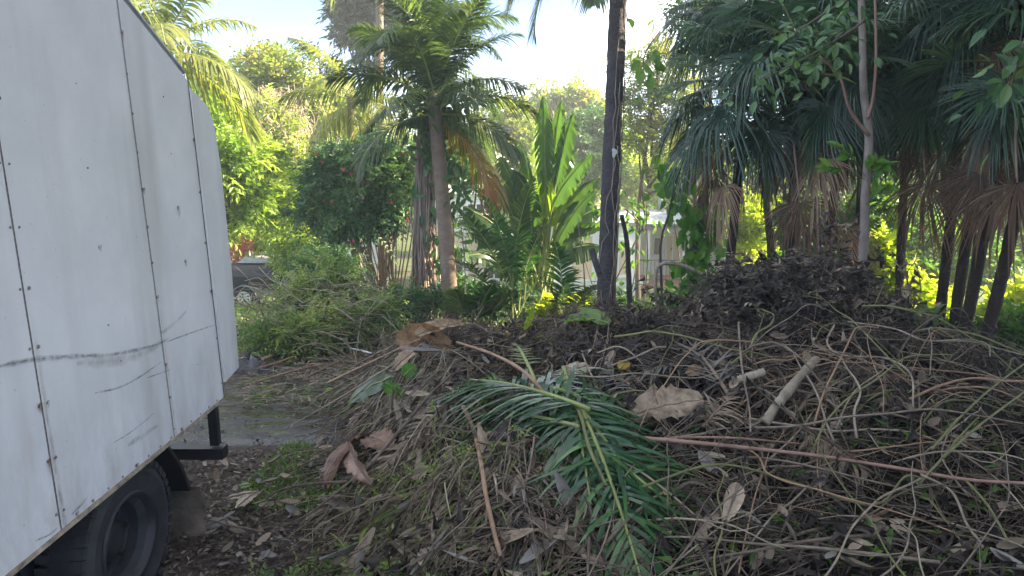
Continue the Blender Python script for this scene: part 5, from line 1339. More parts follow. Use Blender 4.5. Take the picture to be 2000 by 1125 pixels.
strips('leaf_strips', 'dry strap-like leaf strips matted over the left and middle of the heap', 1300, 620, 1250, 650, 1110, 'frond_dry', .25, R(235), .7)
strips('leaf_strips', 'dark strap-like leaf strips in the middle and right of the heap', 900, 950, 1950, 640, 1110, 'litter_dark', .6, R(220), 1.2)
strips('leaf_strips', 'greenish dry leaf strips low on the left flank', 90, 640, 1000, 760, 1080, 'leaf_olive', .35, R(235), .6)
strips('leaf_strips', 'dry strips and cuttings spilled across the drive edge behind the truck', 700, 470, 770, 695, 800, 'frond_dry', .3, R(210), .9)
strips('leaf_strips', 'green cuttings spilled across the drive edge', 260, 470, 760, 700, 800, 'leaf_fern', .3, R(210), 1.2)
# withered dark foliage standing on the crest at the right
mb = MB(); n = 1900
p = np.array([P(rng.normal(1560, 105), 0, 7.1 + rng.normal() * .5) for _ in range(n)]); x, y = p[:, 0] * rng.uniform(.97, 1.03, n), p[:, 1]
h = rng.uniform(0, 1, n) ** 1.4 * .5 * np.exp(-((x - 2.95) / 1.15) ** 4)
p = np.stack([x, y, onsurf(x, y) + h], 1)
sprays(mb, p, rng.normal(size=(n, 3)) * .6 + UPV * .25, rng.uniform(.12, .4, n), 4, rng.uniform(.05, .16, n), rng.uniform(.018, .055, n), rng.uniform(.1, 1, n), droop=.7, stem=.003, m_stem=0)
tag(link('withered_foliage', mb.mesh('withered_foliage', M['litter_dark'])), 'dark withered foliage heaped on the crest', kind='stuff')
mb = MB(); q = rng.random(n) < .4; p = p[q] + rng.normal(size=(q.sum(), 3)) * .06; n = len(p)
sprays(mb, p, rng.normal(size=(n, 3)) * .7 + UPV * .3, rng.uniform(.15, .5, n), 5, rng.uniform(.03, .10, n), rng.uniform(.012, .03, n), rng.uniform(.2, .9, n), droop=.6, stem=.004, m_stem=0)
tag(link('withered_foliage', mb.mesh('withered_foliage', M['litter'])), 'browner withered sprays among the dark foliage on the crest', kind='stuff')

mb = MB()
for i in range(420):
    px = rng.uniform(700, 1720); Y = rng.uniform(6.3, 8.6); x = (px - 1000) / FPX * Y * 1.02; L = rng.uniform(.2, .75) * (1.1 if i % 5 else 1.5)
    a = np.array((x, Y, float(onsurf(x, Y)) - .05)); d = unit(rng.normal(size=3) * np.array((1.0, .6, .25)) + UPV * rng.uniform(.1, .9))
    k = rng.normal(size=3) * .1 * L; c = curve([a, a + d * L * .5 + k, a + d * L - UPV * .08 * L], 8); r0 = rng.uniform(.002, .0055)
    mb.tube(c, np.linspace(r0, r0 * .4, len(c)), 3, tint=rng.uniform(0, 1), cap=False)
    if i % 3 == 0:
        for _ in range(3):
            b = c[rng.integers(2, len(c))]; e = b + unit(d + rng.normal(size=3) * .8) * L * .35; mb.tube([b, e], [r0 * .6, r0 * .3], 3, tint=rng.uniform(0, 1), cap=False)
tag(link('brush_twigs', mb.mesh('brush_twigs', M['twig'], True)), 'bare twigs sticking up along the crest of the heap', kind='stuff')
MARKS = [('the fresh green frond', 1120, 900), ('the pale cut log', 1540, 820), ('the long pinkish branch', 1350, 913), ('the right end of the pinkish branch', 1750, 965), ('the crumpled pale grey leaf', 1300, 835), ('the curled grey frond', 1320, 730), ('the big brown leaf', 815, 690), ('the rusty palm sheaths', 670, 950), ('the ribbed green leaf', 720, 790), ('the reddish brown branch', 945, 960), ('the leaning pale limb', 1710, 650), ('the vine hanging at lower right', 1870, 1070), ('the broad green leaf on the ridge', 1140, 640), ('the yellow-green pointed leaf', 1032, 650), ('the straight green stems', 1920, 890), ('the looping pale vine', 1680, 770), ('the mud flap', 400, 1040), ('the broken pale leaf on the mulch', 480, 1000), ('the driveway edge', 600, 900), ('the bottom edge of the heap', 1350, 1090), ('the bottom left foot of the heap', 800, 1080), ('the dark crest', 1500, 600), ('the far right crest', 1880, 730), ('the straw-coloured frond', 810, 870), ('the white pipe', 680, 705)]
def mark(px, py): return min(MARKS, key=lambda m: (m[1] - px) ** 2 + (1.4 * (m[2] - py)) ** 2)[0]
rng = np.random.default_rng(109)
# ---- individual stems and vines of the heap
G1 = 'vines tangled on the right of the heap'; G2 = 'thin sticks lying over the heap'
def stem_with_twigs(mb, c, r0, r1, sides, tint, k):
    mb.tube(c, np.linspace(r0, r1, len(c)), sides, tint=tint)
    for _ in range(k):
        i = rng.integers(2, len(c) - 2); d = unit(c[i + 1] - c[i - 1]); L = rng.uniform(.12, .45)
        b = unit(d + rng.normal(size=3) * .55); e = c[i] + b * L * .5 + rng.normal(size=3) * .03; f = e + unit(b + rng.normal(size=3) * .4) * L * .5
        f[2] = max(f[2], float(onsurf(f[0], f[1])) - .02)
        mb.tube(curve([c[i], e, f], 6), np.linspace(r0 * .55, r0 * .25, 7), 4, tint=tint)
for i in range(120):
    px = rng.uniform(1230, 2040); py = rng.uniform(680, 1110)
    p = surf(px, py, .05); L = rng.uniform(.6, 2.4)
    wob = .3 if i % 5 == 0 else rng.uniform(.04, .2)
    hi = i < 45
    if hi: px = rng.uniform(1500, 2040); py = rng.uniform(690, 800); p = surf(px, py, .05); L = rng.uniform(.8, 2.2); wob = rng.uniform(.12, .34)
    c = curve(twig_curve(p[0], p[1], L, rng.normal(R(20), .8) if i % 3 else rng.uniform(0, 6.3), rng.uniform(.15, .5) if hi else rng.uniform(.02, .28), wob, 9), 27)
    o = c[0].copy(); r0 = .0026 * 4 ** rng.uniform(); mb = MB(); stem_with_twigs(mb, c - 0, r0, r0 * .5, 5, rng.uniform(0, 1), rng.integers(0, 4)); mb.v = [v - o for v in mb.v]
    vm = ('vine_green', 'vine_stem', 'vine_stem', 'twig', 'branch_tan')[rng.integers(5)]; ob = link('vine_stem', mb.mesh('vine_stem', M[vm], True)); ob.location = o
    tag(ob, ('long ' if L > 1.5 else 'short ' if L < .9 else '') + dict(vine_green='greenish', vine_stem='pale grey', twig='dark', branch_tan='tan')[vm] + (' curling' if wob > .2 else ' bare') + (' thick' if r0 > .006 else ' thin') + ' vine stem near ' + mark(px, py), 'vine', G1)
for i in range(170):
    px = rng.uniform(640, 1600); py = rng.uniform(640, 1110)
    p = surf(px, py, .04); L = rng.uniform(.4, 1.7)
    c = curve(twig_curve(p[0], p[1], L, rng.normal(R(225), .6) if i % 2 else rng.uniform(0, 6.3), rng.uniform(.02, .16), .06, 6), 15)
    o = c[0].copy(); r0 = .003 * 4.2 ** (rng.uniform() ** 1.6); mb = MB(); stem_with_twigs(mb, c, r0, r0 * .5, 5, rng.uniform(0, .9), rng.integers(0, 3)); mb.v = [v - o for v in mb.v]
    vm = 'twig' if rng.random() < .55 else 'vine_stem'; ob = link('stick', mb.mesh('stick', M[vm], True)); ob.location = o
    tag(ob, ('long ' if L > 1.05 else 'short ' if L < .75 else '') + ('brown' if vm == 'twig' else 'pale grey') + (' thick' if r0 > .0055 else ' thin') + ' dry stick near ' + mark(px, py), 'stick', G2)
for i in range(46):
    px = rng.uniform(1330, 1790) if i < 34 else rng.uniform(1780, 2010); Y = rng.uniform(6.2, 7.6); x = (px - 1000) / FPX * Y * 1.02
    a = np.array((x, Y, float(onsurf(x, Y)) - .05)); L = rng.uniform(.45, 1.25); d = unit(np.array((rng.normal() * .8, rng.normal() * .5 - .2, rng.uniform(.1, 1.0))))
    c = curve([a, a + d * L * .5 + rng.normal(size=3) * .06, a + d * L - UPV * .1 * L], 13); r0 = .004 * 3.2 ** rng.uniform(); mb = MB(); mb.tube(c, np.linspace(r0, r0 * .4, len(c)), 5, tint=rng.uniform(0, .9))
    for _ in range(rng.integers(1, 5)):
        k = rng.integers(3, len(c) - 1); b = c[k] + unit(d + rng.normal(size=3) * .7) * L * rng.uniform(.2, .45); mb.tube(curve([c[k], (c[k] + b) / 2 + rng.normal(size=3) * .03, b], 5), np.linspace(r0 * .5, r0 * .2, len(curve([c[k], c[k], b], 5))), 4, tint=rng.uniform(0, .8))
    nl = rng.integers(14, 44); k = rng.integers(4, len(c), nl); e = c[k] + rng.normal(size=(nl, 3)) * .05
    mb.v = [v - a for v in mb.v]
    t = thing('dead_branch', ('long' if L > .65 else 'short') + ' dead branching limb ' + ('reaching up' if d[2] > .45 else 'leaning flat') + ' with withered leaves, near ' + mark(px, 600 if px < 1790 else 700), 'branch', a, 'dead limbs on the crest')
    link('stem', mb.mesh('stem', M['twig'], True), t)
    m2 = MB(); leaves(m2, e - a, rng.normal(size=(nl, 3)) * .5 - UPV * .8, rand_dir(nl), rng.uniform(.06, .13, nl), rng.uniform(.03, .055, nl), np.clip(rng.normal(.45, .25, nl), 0, 1), fold=.6, droop=.7)
    tag(link('withered_leaves', m2.mesh('withered_leaves', M['litter_dark'] if i % 3 else M['litter']), t), kind='stuff')
def lie(name, label, cat, pts, r0, r1, mat, lifts=.04, sides=8, group=None, cutends=False):
    c = curve([surf(a, b, .0) + UPV * (.07 + lifts if not hasattr(lifts, '__len__') else .07 + lifts[i]) for i, (a, b) in enumerate(pts)], max(14, 5 * len(pts)))
    o = c[0].copy(); mb = MB(); kn = .13 if name == 'cut_log' else .07; rr = np.linspace(r0, r1, len(c)) * rng.uniform(1 - kn, 1 + kn, len(c)); mb.tube(c - o, rr, sides, tint=rng.uniform(.2, .9, len(c)))
    ob = link(name, mb.mesh(name, M[mat], True)); ob.location = o
    return tag(ob, label, cat, group)
lie('bare_branch', 'reddish brown branch running down the front of the heap', 'branch', [(905, 826), (925, 870), (938, 930), (950, 1010), (965, 1080), (978, 1130)], .016, .012, 'branch_tan', .05)
lie('bare_branch', 'long straight pinkish branch slanting across the heap to the right edge', 'branch', [(1180, 898), (1330, 913), (1450, 925), (1600, 948), (1760, 975), (1880, 990), (2010, 1000)], .014, .009, 'branch_red', [.1, .1, .1, .12, .12, .1, .1])
lie('bare_branch', 'second thinner branch beside the long pinkish one', 'branch', [(1200, 915), (1300, 905), (1420, 905), (1560, 915)], .008, .006, 'branch_red', .1)
lie('bare_branch', 'dark stick leaning up the left flank of the heap', 'branch', [(690, 985), (740, 930), (790, 870), (840, 810), (880, 770)], .016, .008, 'twig', .08)
lie('bare_branch', 'brown twig reaching left from the sheath over the mulch', 'branch', [(520, 1010), (560, 1000), (620, 990), (680, 985)], .007, .011, 'twig', [.06, .1, .1, .09])
lie('bare_branch', 'long thin stick crossing the mulch below the first', 'branch', [(545, 1060), (600, 1050), (660, 1010), (700, 975)], .005, .009, 'twig', [.03, .08, .1, .1])
lie('bare_branch', 'thin curved stick on the mulch by the mud flap', 'branch', [(372, 1023), (400, 1045), (440, 1058), (520, 1075)], .005, .007, 'twig', .05)
lie('cut_log', 'pale cut log propped across the right of the heap', 'log', [(1490, 872), (1520, 830), (1555, 785), (1590, 745)], .036, .03, 'log', .1, 10)
stub('cut_log', 'pale broken limb leaning up beside the yellow bush', 'log', [(1682, 690), (1705, 655), (1730, 615), (1746, 585)], 6.3, .04, .03, 'log', 10)
lie('cut_log', 'short pale chunk of wood in the dark leaves', 'log', [(1440, 776), (1465, 768), (1490, 760)], .03, .028, 'log', .06, 9)
stub('broken_branch', 'thin yellow-brown stick beside the leaning pale limb', 'branch', [(1640, 685), (1680, 660), (1720, 640)], 6.3, .012, .008, 'branch_tan')
stub('arched_branch', 'grey branch arching out of the heap like a hook', 'branch', [(1440, 585), (1400, 555), (1350, 525), (1310, 515), (1285, 522), (1280, 560), (1285, 610)], 7.3, .022, .018, 'vine_stem')
stub('bare_branch', 'long dark thin stick slanting up over the crest', 'branch', [(1150, 790), (1220, 720), (1290, 650), (1360, 580), (1430, 520)], 6.1, .008, .006, 'twig', Yend=7.4)
lie('bare_branch', 'dark branch lying across behind the ringed palm', 'branch', [(700, 690), (760, 675), (830, 662), (900, 660)], .014, .009, 'branch_tan', .1)
lie('bare_branch', 'thick brown pole lying toward the black bag on the drive edge', 'branch', [(515, 718), (560, 700), (610, 688), (660, 674), (720, 662)], .028, .02, 'branch_tan', .05)
lie('bare_branch', 'thin orange brown stick below the thick pole', 'branch', [(510, 735), (550, 722), (590, 706), (620, 696)], .014, .01, 'branch_tan', .05)
for (a, b, r_, m_) in (((500, 768), (640, 728), .012, 'branch_tan'), ((560, 790), (700, 742), .008, 'vine_stem'), ((620, 800), (760, 720), .01, 'vine_stem'), ((470, 742), (560, 752), .009, 'twig'), ((640, 770), (820, 690), .014, 'branch_tan'), ((540, 735), (700, 768), .007, 'twig'), ((600, 715), (760, 745), .009, 'vine_stem')):
    lie('bare_branch', dict(branch_tan='tan', vine_stem='pale grey', twig='dark brown')[m_] + (' thick' if r_ > .0095 else ' thin') + ' stick in spilled debris ' + ('at the drive edge' if a[1] > 765 else 'near the black bag' if a[0] < 550 else 'among dry strips') + (', lying level' if abs(a[1] - b[1]) < 34 else ', slanting up'), 'stick', [a, ((a[0] + b[0]) / 2 + 10, (a[1] + b[1]) / 2 - 6), b], r_, r_ * .7, m_, .06, 6, 'sticks in the spilled debris')
lie('white_pipe', 'thin white pipe lying on the far debris', 'pipe', [(596, 692), (640, 694), (690, 702), (742, 716)], .016, .014, 'pipe', .1)
lie('pale_stalk', 'short pale cut stalk standing in the green weeds', 'stalk', [(566, 665), (568, 650), (570, 632)], .025, .02, 'log', [.05, .25, .5])
for i, (pl, lab, mt, lf) in enumerate([
    ([(1240, 1010), (1400, 960), (1560, 1000), (1700, 1040), (1760, 985), (1790, 985)], 'long green-tinged vine looping along the foot of the tangle', 'vine_green', .1),
    ([(1790, 985), (1850, 1020), (1880, 1090), (1905, 1130)], 'knotted vine hanging down at the lower right', 'vine_stem', .12),
    ([(1625, 690), (1610, 730), (1640, 760), (1720, 765), (1770, 800), (1775, 870)], 'pale vine curling round a loop on the right crest', 'vine_stem', .18),
    ([(1650, 690), (1740, 705), (1800, 730), (1880, 725), (1920, 735), (1925, 760)], 'pale vine wandering along the right crest', 'vine_stem', .2),
    ([(1810, 960), (1870, 890), (1930, 830), (1990, 780)], 'straight green stem slanting up at the right edge', 'vine_green', .2),
    ([(1830, 985), (1900, 920), (1960, 870), (2010, 830)], 'second straight green stem beside it at the right edge', 'vine_green', .22),
    ([(1880, 1000), (1920, 1050), (1960, 1130)], 'green leafy stem hanging at the bottom right corner', 'vine_green', .12),
    ([(1440, 670), (1445, 760), (1460, 850), (1462, 900)], 'grey vertical stem over the dark leaves', 'vine_stem', .12)]):
    lie('vine_stem', lab, 'vine', pl, .008, .006, mt, lf, 6)

rng = np.random.default_rng(110)
# ---- fronds and big leaves on the heap
def heap_frond(label, a, b, mat, ribmat, nl, ll, lw, seed, lift=.12, hang=.35, vee=.25, bow=.12, side=1, t0=.12, jit=.08, pr=.016, name='palm_frond'):
    """a frond lying on the heap from butt pixel a to tip pixel b"""
    A, B = surf(*a) + UPV * lift, surf(*b) + UPV * .05
    d = B - A; L = np.linalg.norm(d) * 1.04; az = math.atan2(d[1], d[0]); el = math.atan2(d[2], math.hypot(d[0], d[1]))
    mbl, rib = feather_parts(elev=el + bow, bend=2 * bow, L=L, nl=nl, ll=ll, lw=lw, hang=hang, vee=vee, seg=5, seed=seed, t0=t0, jit=jit, petiole_r=pr)
    t = thing(name, label, 'palm frond', A, 'cut fronds on the heap')
    o = link('leaflets', mbl.mesh('leaflets', M[mat]), t); o.rotation_euler = (0, 0, az); o['kind'] = 'stuff'
    o = link('midrib', rib.mesh('midrib', M[ribmat], True), t); o.rotation_euler = (0, 0, az)
    return t
heap_frond('fresh green palm frond hanging down the front of the heap, butt end at the bottom', (1120, 835), (1245, 1160), 'frond_fresh', 'midrib', 34, .54, .026, 3, .24, .5, .15, .2, t0=.02, jit=.2)
heap_frond('fresh green frond lying beside it toward the left', (1100, 770), (1150, 1010), 'frond_fresh', 'midrib', 34, .58, .026, 5, .22, .6, .2, .2, t0=.02, jit=.2)
heap_frond('bluish green frond spread to the left across the heap top', (1150, 880), (925, 765), 'frond_fresh', 'midrib', 34, .62, .028, 7, .28, .5, .2, .16, t0=.1, jit=.16)
heap_frond('second bluish green frond drooping below the first on the left', (1130, 900), (960, 830), 'frond_fresh', 'midrib', 28, .6, .028, 8, .22, .7, .1, .16, t0=.1, jit=.2)
heap_frond('short frond pushing right from the fresh ones', (1080, 830), (1225, 835), 'frond_fresh', 'midrib', 26, .44, .03, 9, .26, .2, .3, .12, t0=.05, jit=.18)
heap_frond('bright green frond overlapping the hanging one on its right side', (1120, 860), (1260, 1020), 'frond_fresh', 'midrib', 28, .5, .028, 21, .28, .4, .25, .16, t0=.05, jit=.16)
heap_frond('loose green frond end trailing right at the bottom of the heap', (1150, 930), (1300, 1000), 'frond_fresh', 'midrib', 22, .5, .028, 29, .2, .3, .15, .1, t0=.05, jit=.2)
heap_frond('pale curled young frond standing at the top of the fresh ones', (1045, 790), (1005, 690), 'palm_lit', 'midrib', 12, .16, .05, 11, .16, .2, .2, .1, t0=.3)
heap_frond('dry pinkish frond combed out on the far left of the heap', (600, 745), (780, 670), 'frond_dry', 'midrib_dead', 44, .34, .022, 13, .06, .3, .1, .05)
heap_frond('second dry frond just behind the first', (690, 725), (880, 650), 'frond_dry', 'midrib_dead', 40, .3, .02, 14, .06, .3, .2, .05)
heap_frond('grey dried frond curled in the dark leaves right of centre', (1400, 730), (1260, 740), 'frond_grey', 'midrib_dead', 26, .36, .016, 15, .1, .1, .1, .12, jit=.2)
heap_frond('grey skeletal frond upright in the dark leaves', (1420, 800), (1350, 690), 'frond_grey', 'midrib_dead', 20, .34, .016, 16, .12, .2, .2, .1, jit=.25)
heap_frond('dry straw-coloured frond hanging down the left flank', (900, 780), (720, 960), 'frond_dry', 'midrib_dead', 36, .3, .02, 17, .05, .4, .1, .06, jit=.15)
for i in range(22):
    a = (rng.uniform(700, 1250), rng.uniform(670, 960)) if i < 14 else (rng.uniform(1200, 1900), rng.uniform(680, 860)); th = rng.normal(R(125), .5) if i < 14 else rng.uniform(0, 6.28); l = rng.uniform(90, 190)
    t = heap_frond('withered frond matted into the brush heap', a, (a[0] + l * math.cos(th), a[1] + l * .7 * math.sin(th)), ('frond_dry', 'litter_dark', 'frond_grey', 'litter')[i % 4], 'midrib_dead', 24, rng.uniform(.22, .36), .018, 100 + i, .05, .5, .1, .1, jit=.28, pr=.01)
    t['group'] = 'withered fronds matted into the heap'; t['label'] = ('dry straw-coloured', 'dark withered', 'grey dried', 'brown withered')[i % 4] + ' frond matted into the heap near ' + mark(*a)
# the butt stalk showing yellow in the fresh fronds
lie('palm_stalk', 'yellow-brown frond stalk crossing the fresh fronds', 'stalk', [(893, 703), (960, 738), (1020, 785), (1070, 840), (1110, 850)], .012, .014, 'branch_tan', [.1, .14, .16, .17, .16])
lie('palm_stalk', 'pale green stalk with a cut end down the fresh frond', 'stalk', [(1100, 830), (1130, 880), (1150, 960), (1182, 1036)], .014, .009, 'vine_green', [.17, .19, .19, .19])
def big_leaf(name, label, a, b, wid, mat, tone, lift=.1, curl=.25, seed=0, fold=.2, ragged=.05, cat='leaf', back=None, standing=0., N0=None):
    r = np.random.default_rng(seed)
    lift += .06; A = surf(*a) + UPV * lift; B = surf(*b) + UPV * lift if not standing else P(b[0], b[1], A[1] + .03)
    L = np.linalg.norm(B - A); n, w = 14, 8
    d = unit(B - A); N = unit(np.array((0, -.55, .85)) if N0 is None else np.array(N0, float)); Sd = unit(np.cross(d, N)); N = np.cross(Sd, d)
    V = []
    for i in range(n + 1):
        t = i / n; pw = wid * math.sin(min(t * .93 + .05, 1) * math.pi) ** .6
        for k in range(w + 1):
            s = k / w * 2 - 1
            wave = .03 * wid * math.sin(t * 23 + s * 2 + seed) + ragged * wid * r.normal() * abs(s)
            V.append(A + d * (L * t + .03 * L * r.normal() * abs(s) ** 3) + Sd * (s * pw * .5) + N * (abs(s) * pw * fold - curl * L * (t - .5) ** 2 - curl * wid * s * s * .6 + wave))
    ctr = A.copy(); V = np.array(V) - ctr; q = [(i * (w + 1) + k, i * (w + 1) + k + 1, (i + 1) * (w + 1) + k + 1, (i + 1) * (w + 1) + k) for i in range(n) for k in range(w)]
    mb = MB(); tn = np.clip(tone + .05 * np.sin(np.arange(len(V)) % (w + 1) * 2.2) + r.normal(0, .06, len(V)), 0, 1); mb.add(V, q=q, tint=tn)
    t = thing(name, label, cat, ctr)
    o = link('blade', mb.mesh('blade', M[mat], True), t)
    rib = MB(); m = np.array([V[i * (w + 1) + w // 2] for i in range(n + 1)]) + N * .004; rib.tube(m, np.linspace(.009, .003, n + 1), 5); link('midrib', rib.mesh('midrib', M['midrib_dead' if mat in ('brown_leaf', 'sheath', 'straw', 'litter', 'frond_grey', 'frond_dry') else 'midrib'], True), t)
    return t
big_leaf('dry_leaf', 'large curled brown leaf standing on top of the heap', (880, 700), (772, 660), .3, 'brown_leaf', .5, .06, .16, 3, .5, standing=.22, N0=(.1, -1, .45), ragged=.08)
big_leaf('dry_leaf', 'long pale brown folded leaf running right from the big brown leaf', (815, 690), (905, 663), .18, 'brown_leaf', .75, .12, .1, 4, .3)
big_leaf('dry_leaf', 'narrow tan leaf strip below the big brown leaf', (770, 745), (808, 712), .16, 'brown_leaf', .85, .06, .1, 5, .2)
big_leaf('green_leaf', 'large ribbed green leaf on the left flank of the heap', (765, 762), (675, 812), .26, 'banana', .3, .08, .2, 6, .15)
big_leaf('green_leaf', 'upright darker green leaf beside the ribbed one', (762, 805), (775, 750), .2, 'leaf_vine', .45, .08, .1, 7, .15, standing=.12, N0=(0, -1, .3))
big_leaf('green_leaf', 'small green leaf right of the upright one', (790, 770), (812, 748), .14, 'leaf_vine', .3, .1, .1, 8, .15, N0=(0, -1, .4))
big_leaf('green_leaf', 'yellow-green pointed leaf sticking up on the ridge', (1040, 658), (1028, 622), .22, 'leaf_yellow', .4, .1, .1, 9, .2, standing=.12, N0=(.2, -1, .2))
big_leaf('green_leaf', 'yellow-green leaf lying beside the pointed one', (1060, 660), (1005, 645), .16, 'leaf_yellow', .3, .1, .1, 10, .2, N0=(0, -1, .5))
big_leaf('green_leaf', 'broad green leaf lying on the ridge below the tall dark trunk', (1185, 642), (1100, 640), .2, 'leaf_mid', .6, .03, .3, 11, .5, ragged=.12, N0=(-.3, -.5, 1))
big_leaf('palm_sheath', 'curled rusty palm sheath at the left foot of the heap', (700, 885), (625, 980), .22, 'sheath', .3, .13, .45, 12, .3, N0=(-.6, -.6, .6))
big_leaf('palm_sheath', 'pinkish folded palm sheath hanging beside the rusty one', (678, 905), (712, 1000), .15, 'sheath', .75, .15, .25, 13, .4, N0=(-.3, -1, .3))
big_leaf('palm_sheath', 'brown sheath end tucked under the sticks', (720, 880), (760, 905), .22, 'sheath', .4, .08, .2, 14, .2)
big_leaf('dry_leaf', 'crumpled pale grey leaf right of the fresh fronds', (1230, 850), (1370, 820), .26, 'frond_dry', .6, .1, .2, 15, .3, ragged=.12)
big_leaf('dry_leaf', 'curled tan leaf with bent tip above the fresh fronds', (1090, 770), (1160, 745), .14, 'frond_dry', .85, .1, .5, 16, .3)
big_leaf('dry_leaf', 'small orange leaf in the dark twigs', (1210, 758), (1225, 742), .09, 'palm_old', .7, .1, .2, 17, .2)
big_leaf('dry_leaf', 'orange brown curled leaf beside the grey frond', (1340, 768), (1375, 758), .11, 'brown_leaf', .4, .1, .3, 18, .3)
big_leaf('dry_leaf', 'pale hanging strip of leaf at the bottom right of the fresh fronds', (1440, 1000), (1415, 1075), .1, 'frond_dry', .9, .12, .1, 19, .3)
big_leaf('dry_leaf', 'broken pale leaf lying on the mulch', (500, 985), (465, 1015), .09, 'frond_dry', .95, .03, .1, 20, .1, N0=(0, -.2, 1))
big_leaf('dry_leaf', 'second pale leaf strip lying on the mulch', (440, 995), (510, 980), .06, 'frond_dry', .85, .02, .1, 21, .1, N0=(0, -.2, 1))
big_leaf('dry_leaf', 'flat grey leaf piece by the mud flap', (405, 1050), (445, 1035), .1, 'frond_grey', .5, .02, .05, 22, .05, N0=(0, -.2, 1))
big_leaf('green_leaf', 'small pale green round leaf on the mulch', (470, 970), (492, 966), .06, 'frond_fresh', .9, .02, .05, 23, .05, N0=(0, -.2, 1))
# singly visible dead leaves: copies of a few shapes
lv = []
for k in range(5):
    mb = MB(); n, w = 5, 4; V = []; c = rng.uniform(.2, .9)
    for i in range(n + 1):
        t = i / n; pw = .45 * math.sin(min(t * .9 + .06, 1) * math.pi) ** .7
        for j in range(w + 1):
            s = j / w * 2 - 1; V.append((t - .5, s * pw * .5, c * .35 * (s * s) * pw + .25 * c * (t - .5) ** 2 * 2 + rng.normal() * .015))
    mb.add(V, q=[(i * (w + 1) + j, i * (w + 1) + j + 1, (i + 1) * (w + 1) + j + 1, (i + 1) * (w + 1) + j) for i in range(n) for j in range(w)], tint=rng.uniform(.4, .95))
    lv.append([mb.mesh('fallen_leaf', M[m], True) for m in ('litter', 'frond_grey', 'frond_dry')])
for i in range(230):
    px, py = rng.uniform(600, 1980), 660 + 460 * rng.uniform() ** .7
    if i >= 170: px, py = rng.uniform(400, 640), rng.uniform(900, 1120)
    p = surf(px, py, .02); nn = nrm_at(np.array([p[0]]), np.array([p[1]]))[0]
    nr = unit(nn * 1.0 + rng.normal(size=3) * .45); d = unit(np.cross(nr, rng.normal(size=3))); s = np.cross(nr, d)
    sc = rng.uniform(.08, .17) * (1 if i < 170 else .7)
    o = link('fallen_leaf', lv[i % 5][(0, 0, 1, 2)[rng.integers(4)]])
    big = i < 80 and 640 < px < 1250
    o.matrix_world = Matrix(((d[0], s[0], nr[0], 0), (d[1], s[1], nr[1], 0), (d[2], s[2], nr[2], 0), (0, 0, 0, 1))).to_4x4() @ Matrix.Scale(sc, 4) @ Matrix.Diagonal((2.4 if big else 1, 1.0, 1.3, 1))
    o.location = p + nn * .05
    if i < 170: tag(o, ('long ' if big else 'large ' if sc > .13 else 'small ') + ('curled', 'flat', 'folded', 'cupped', 'bent')[i % 5] * 0 + dict(dead_leaf_litter='brown', grey_frond='grey', dry_frond='pale tan')[o.data.materials[0].name] + ' dead leaf on the heap near ' + mark(px, py), 'leaf', 'single dead leaves on the heap')
    else: tag(o, ('large ' if sc > .09 else 'small ') + dict(dead_leaf_litter='brown', grey_frond='grey', dry_frond='pale tan')[o.data.materials[0].name] + ' dead leaf on the mulch near ' + mark(px, py), 'leaf', 'single dead leaves on the mulch')
# black plastic
def bag():
    c = surf(492, 728); t = MB(); n = 16; m = 9; V = []
    for a in range(m + 1):
        f = a / m
        for b in range(n):
            th = b / n * 2 * math.pi; r = (1 - f) ** .6 * (1 + .35 * fbm(np.array(math.cos(th) * 2 + 9), np.array(math.sin(th) * 2 + f * 4), 8, 2)) * .3
            V.append((math.cos(th) * r * 1.1, math.sin(th) * r * .7, f * .24 + .05 * math.sin(th * 3 + f * 5)))
    t.add(V, q=[(a * n + b, a * n + (b + 1) % n, (a + 1) * n + (b + 1) % n, (a + 1) * n + b) for a in range(m) for b in range(n)])
    o = link('plastic_bag', t.mesh('plastic_bag', M['bag'], False)); o.location = c - UPV * .03
    tag(o, 'crumpled black plastic bag at the end of the thick pole', 'bag')
bag()
rng = np.random.default_rng(111)
# ------------------------------------------------------------------ ground cover
def litter(name, lab, n, xr, yr, L, Wd, mat, tint, up=1.2, tilt=.55, cond=None):
    x, y = rng.uniform(*xr, n), rng.uniform(*yr, n)
    if cond is not None: k = cond(x, y); x, y = x[k], y[k]; n = len(x)
    z = ground_z(x, y) + rng.uniform(.004, .03, n); nr = unit(UPV * up + rng.normal(size=(n, 3)) * tilt); d = np.cross(nr, rand_dir(n)); k = rng.uniform(.5, 1.4, n)
    m = MB(); leaves(m, np.stack([x, y, z], 1), d, nr, L * k, Wd * k, np.clip(rng.normal(tint, .27, n), 0, 1), fold=.15, droop=.12, m=0)
    tag(link(name, m.mesh(name, M[mat])), lab, kind='stuff')
offdrive = lambda x, y: (y < 5.2 + .3 * (fbm(x * 3, y * 3, 6) - .5)) | (y > 8.2) | (rng.random(len(x)) < .13)
litter('mulch_litter', 'shredded leaf litter over the ground beside the truck', 26000, (-2.9, .3), (2.6, 9.5), .045, .02, 'litter', .45, cond=offdrive)
litter('far_litter', 'leaf litter and clippings under the far shrubs', 9000, (-9, 9), (8.3, 17), .12, .05, 'litter', .5)
gp = lambda x, y: fbm(x * 1.6, y * 1.6, 44, 3) > .52
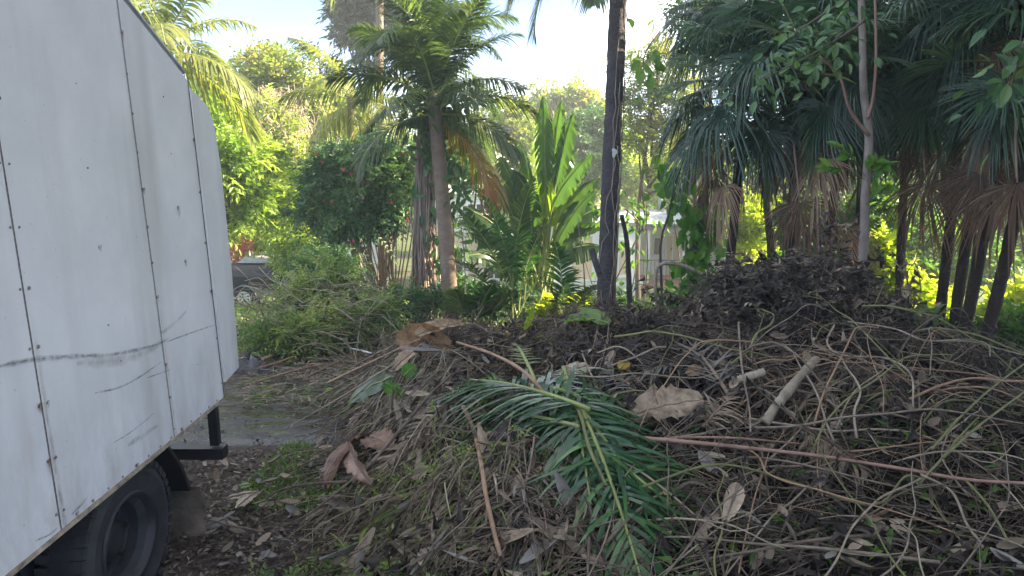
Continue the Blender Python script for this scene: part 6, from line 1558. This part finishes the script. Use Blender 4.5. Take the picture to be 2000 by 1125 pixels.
def grass(name, lab, n, xr, yr, h, w, cond=None, mat='grass'):
    x, y = rng.uniform(*xr, n), rng.uniform(*yr, n)
    if cond is not None: k = cond(x, y); x, y = x[k], y[k]; n = len(x)
    z = ground_z(x, y); d = UPV * .8 + rng.normal(size=(n, 3)) * .5; m = MB()
    leaves(m, np.stack([x, y, z], 1), d, rand_dir(n), h * rng.uniform(.5, 1.3, n), w, np.clip(rng.normal(.45, .25, n), 0, 1), droop=.3)
    tag(link(name, m.mesh(name, M[mat])), lab, kind='stuff')
grass('grass', 'short bright grass at the edge of the drive', 5200, (-1.9, -.5), (4.2, 5.4), .07, .007, lambda x, y: gp(x, y) & (y < 5.3))
grass('sparse_grass', 'thin grass and weeds through the mulch', 2600, (-1.7, -.4), (2.9, 4.6), .06, .012, lambda x, y: gp(x + 7, y), 'leaf_fern')
grass('far_grass', 'rough grass on the slope toward the house', 12000, (-12, 12), (15, 29), .28, .03, None)
n = 1100; x, y = rng.uniform(-1.5, .9, n), rng.uniform(2.6, 4.3, n); k = gp(x + 3, y - 2); x, y = x[k], y[k]; n = len(x)
mb = MB(); sprays(mb, np.stack([x, y, onsurf(x, y)], 1), UPV * .7 + rng.normal(size=(n, 3)) * .5, .14, 4, .04, .022, rng.uniform(.2, .9, n))
tag(link('weeds', mb.mesh('weeds', M['leaf_fern'])), 'small weeds sprouting at the left foot of the heap', kind='stuff')
def haze():
    m, nt = newmat('thin_haze')
    v = nt.nodes.new('ShaderNodeVolumePrincipled'); v.inputs['Color'].default_value = (.9, .95, 1, 1); v.inputs['Density'].default_value = 0.0026; v.inputs['Anisotropy'].default_value = .35
    o = nt.nodes.new('ShaderNodeOutputMaterial'); nt.links.new(v.outputs[0], o.inputs['Volume'])
    mb = MB(); mb.box((0, 46.5, 5.5), (156, 121, 23)); tag(link('haze', mb.mesh('haze', m)), kind='stuff')
haze()
S.cycles.volume_bounces = 1
print('tris', sum(len(o.data.polygons) for o in bpy.data.objects if o.type == 'MESH'), 'objects', len(bpy.data.objects))
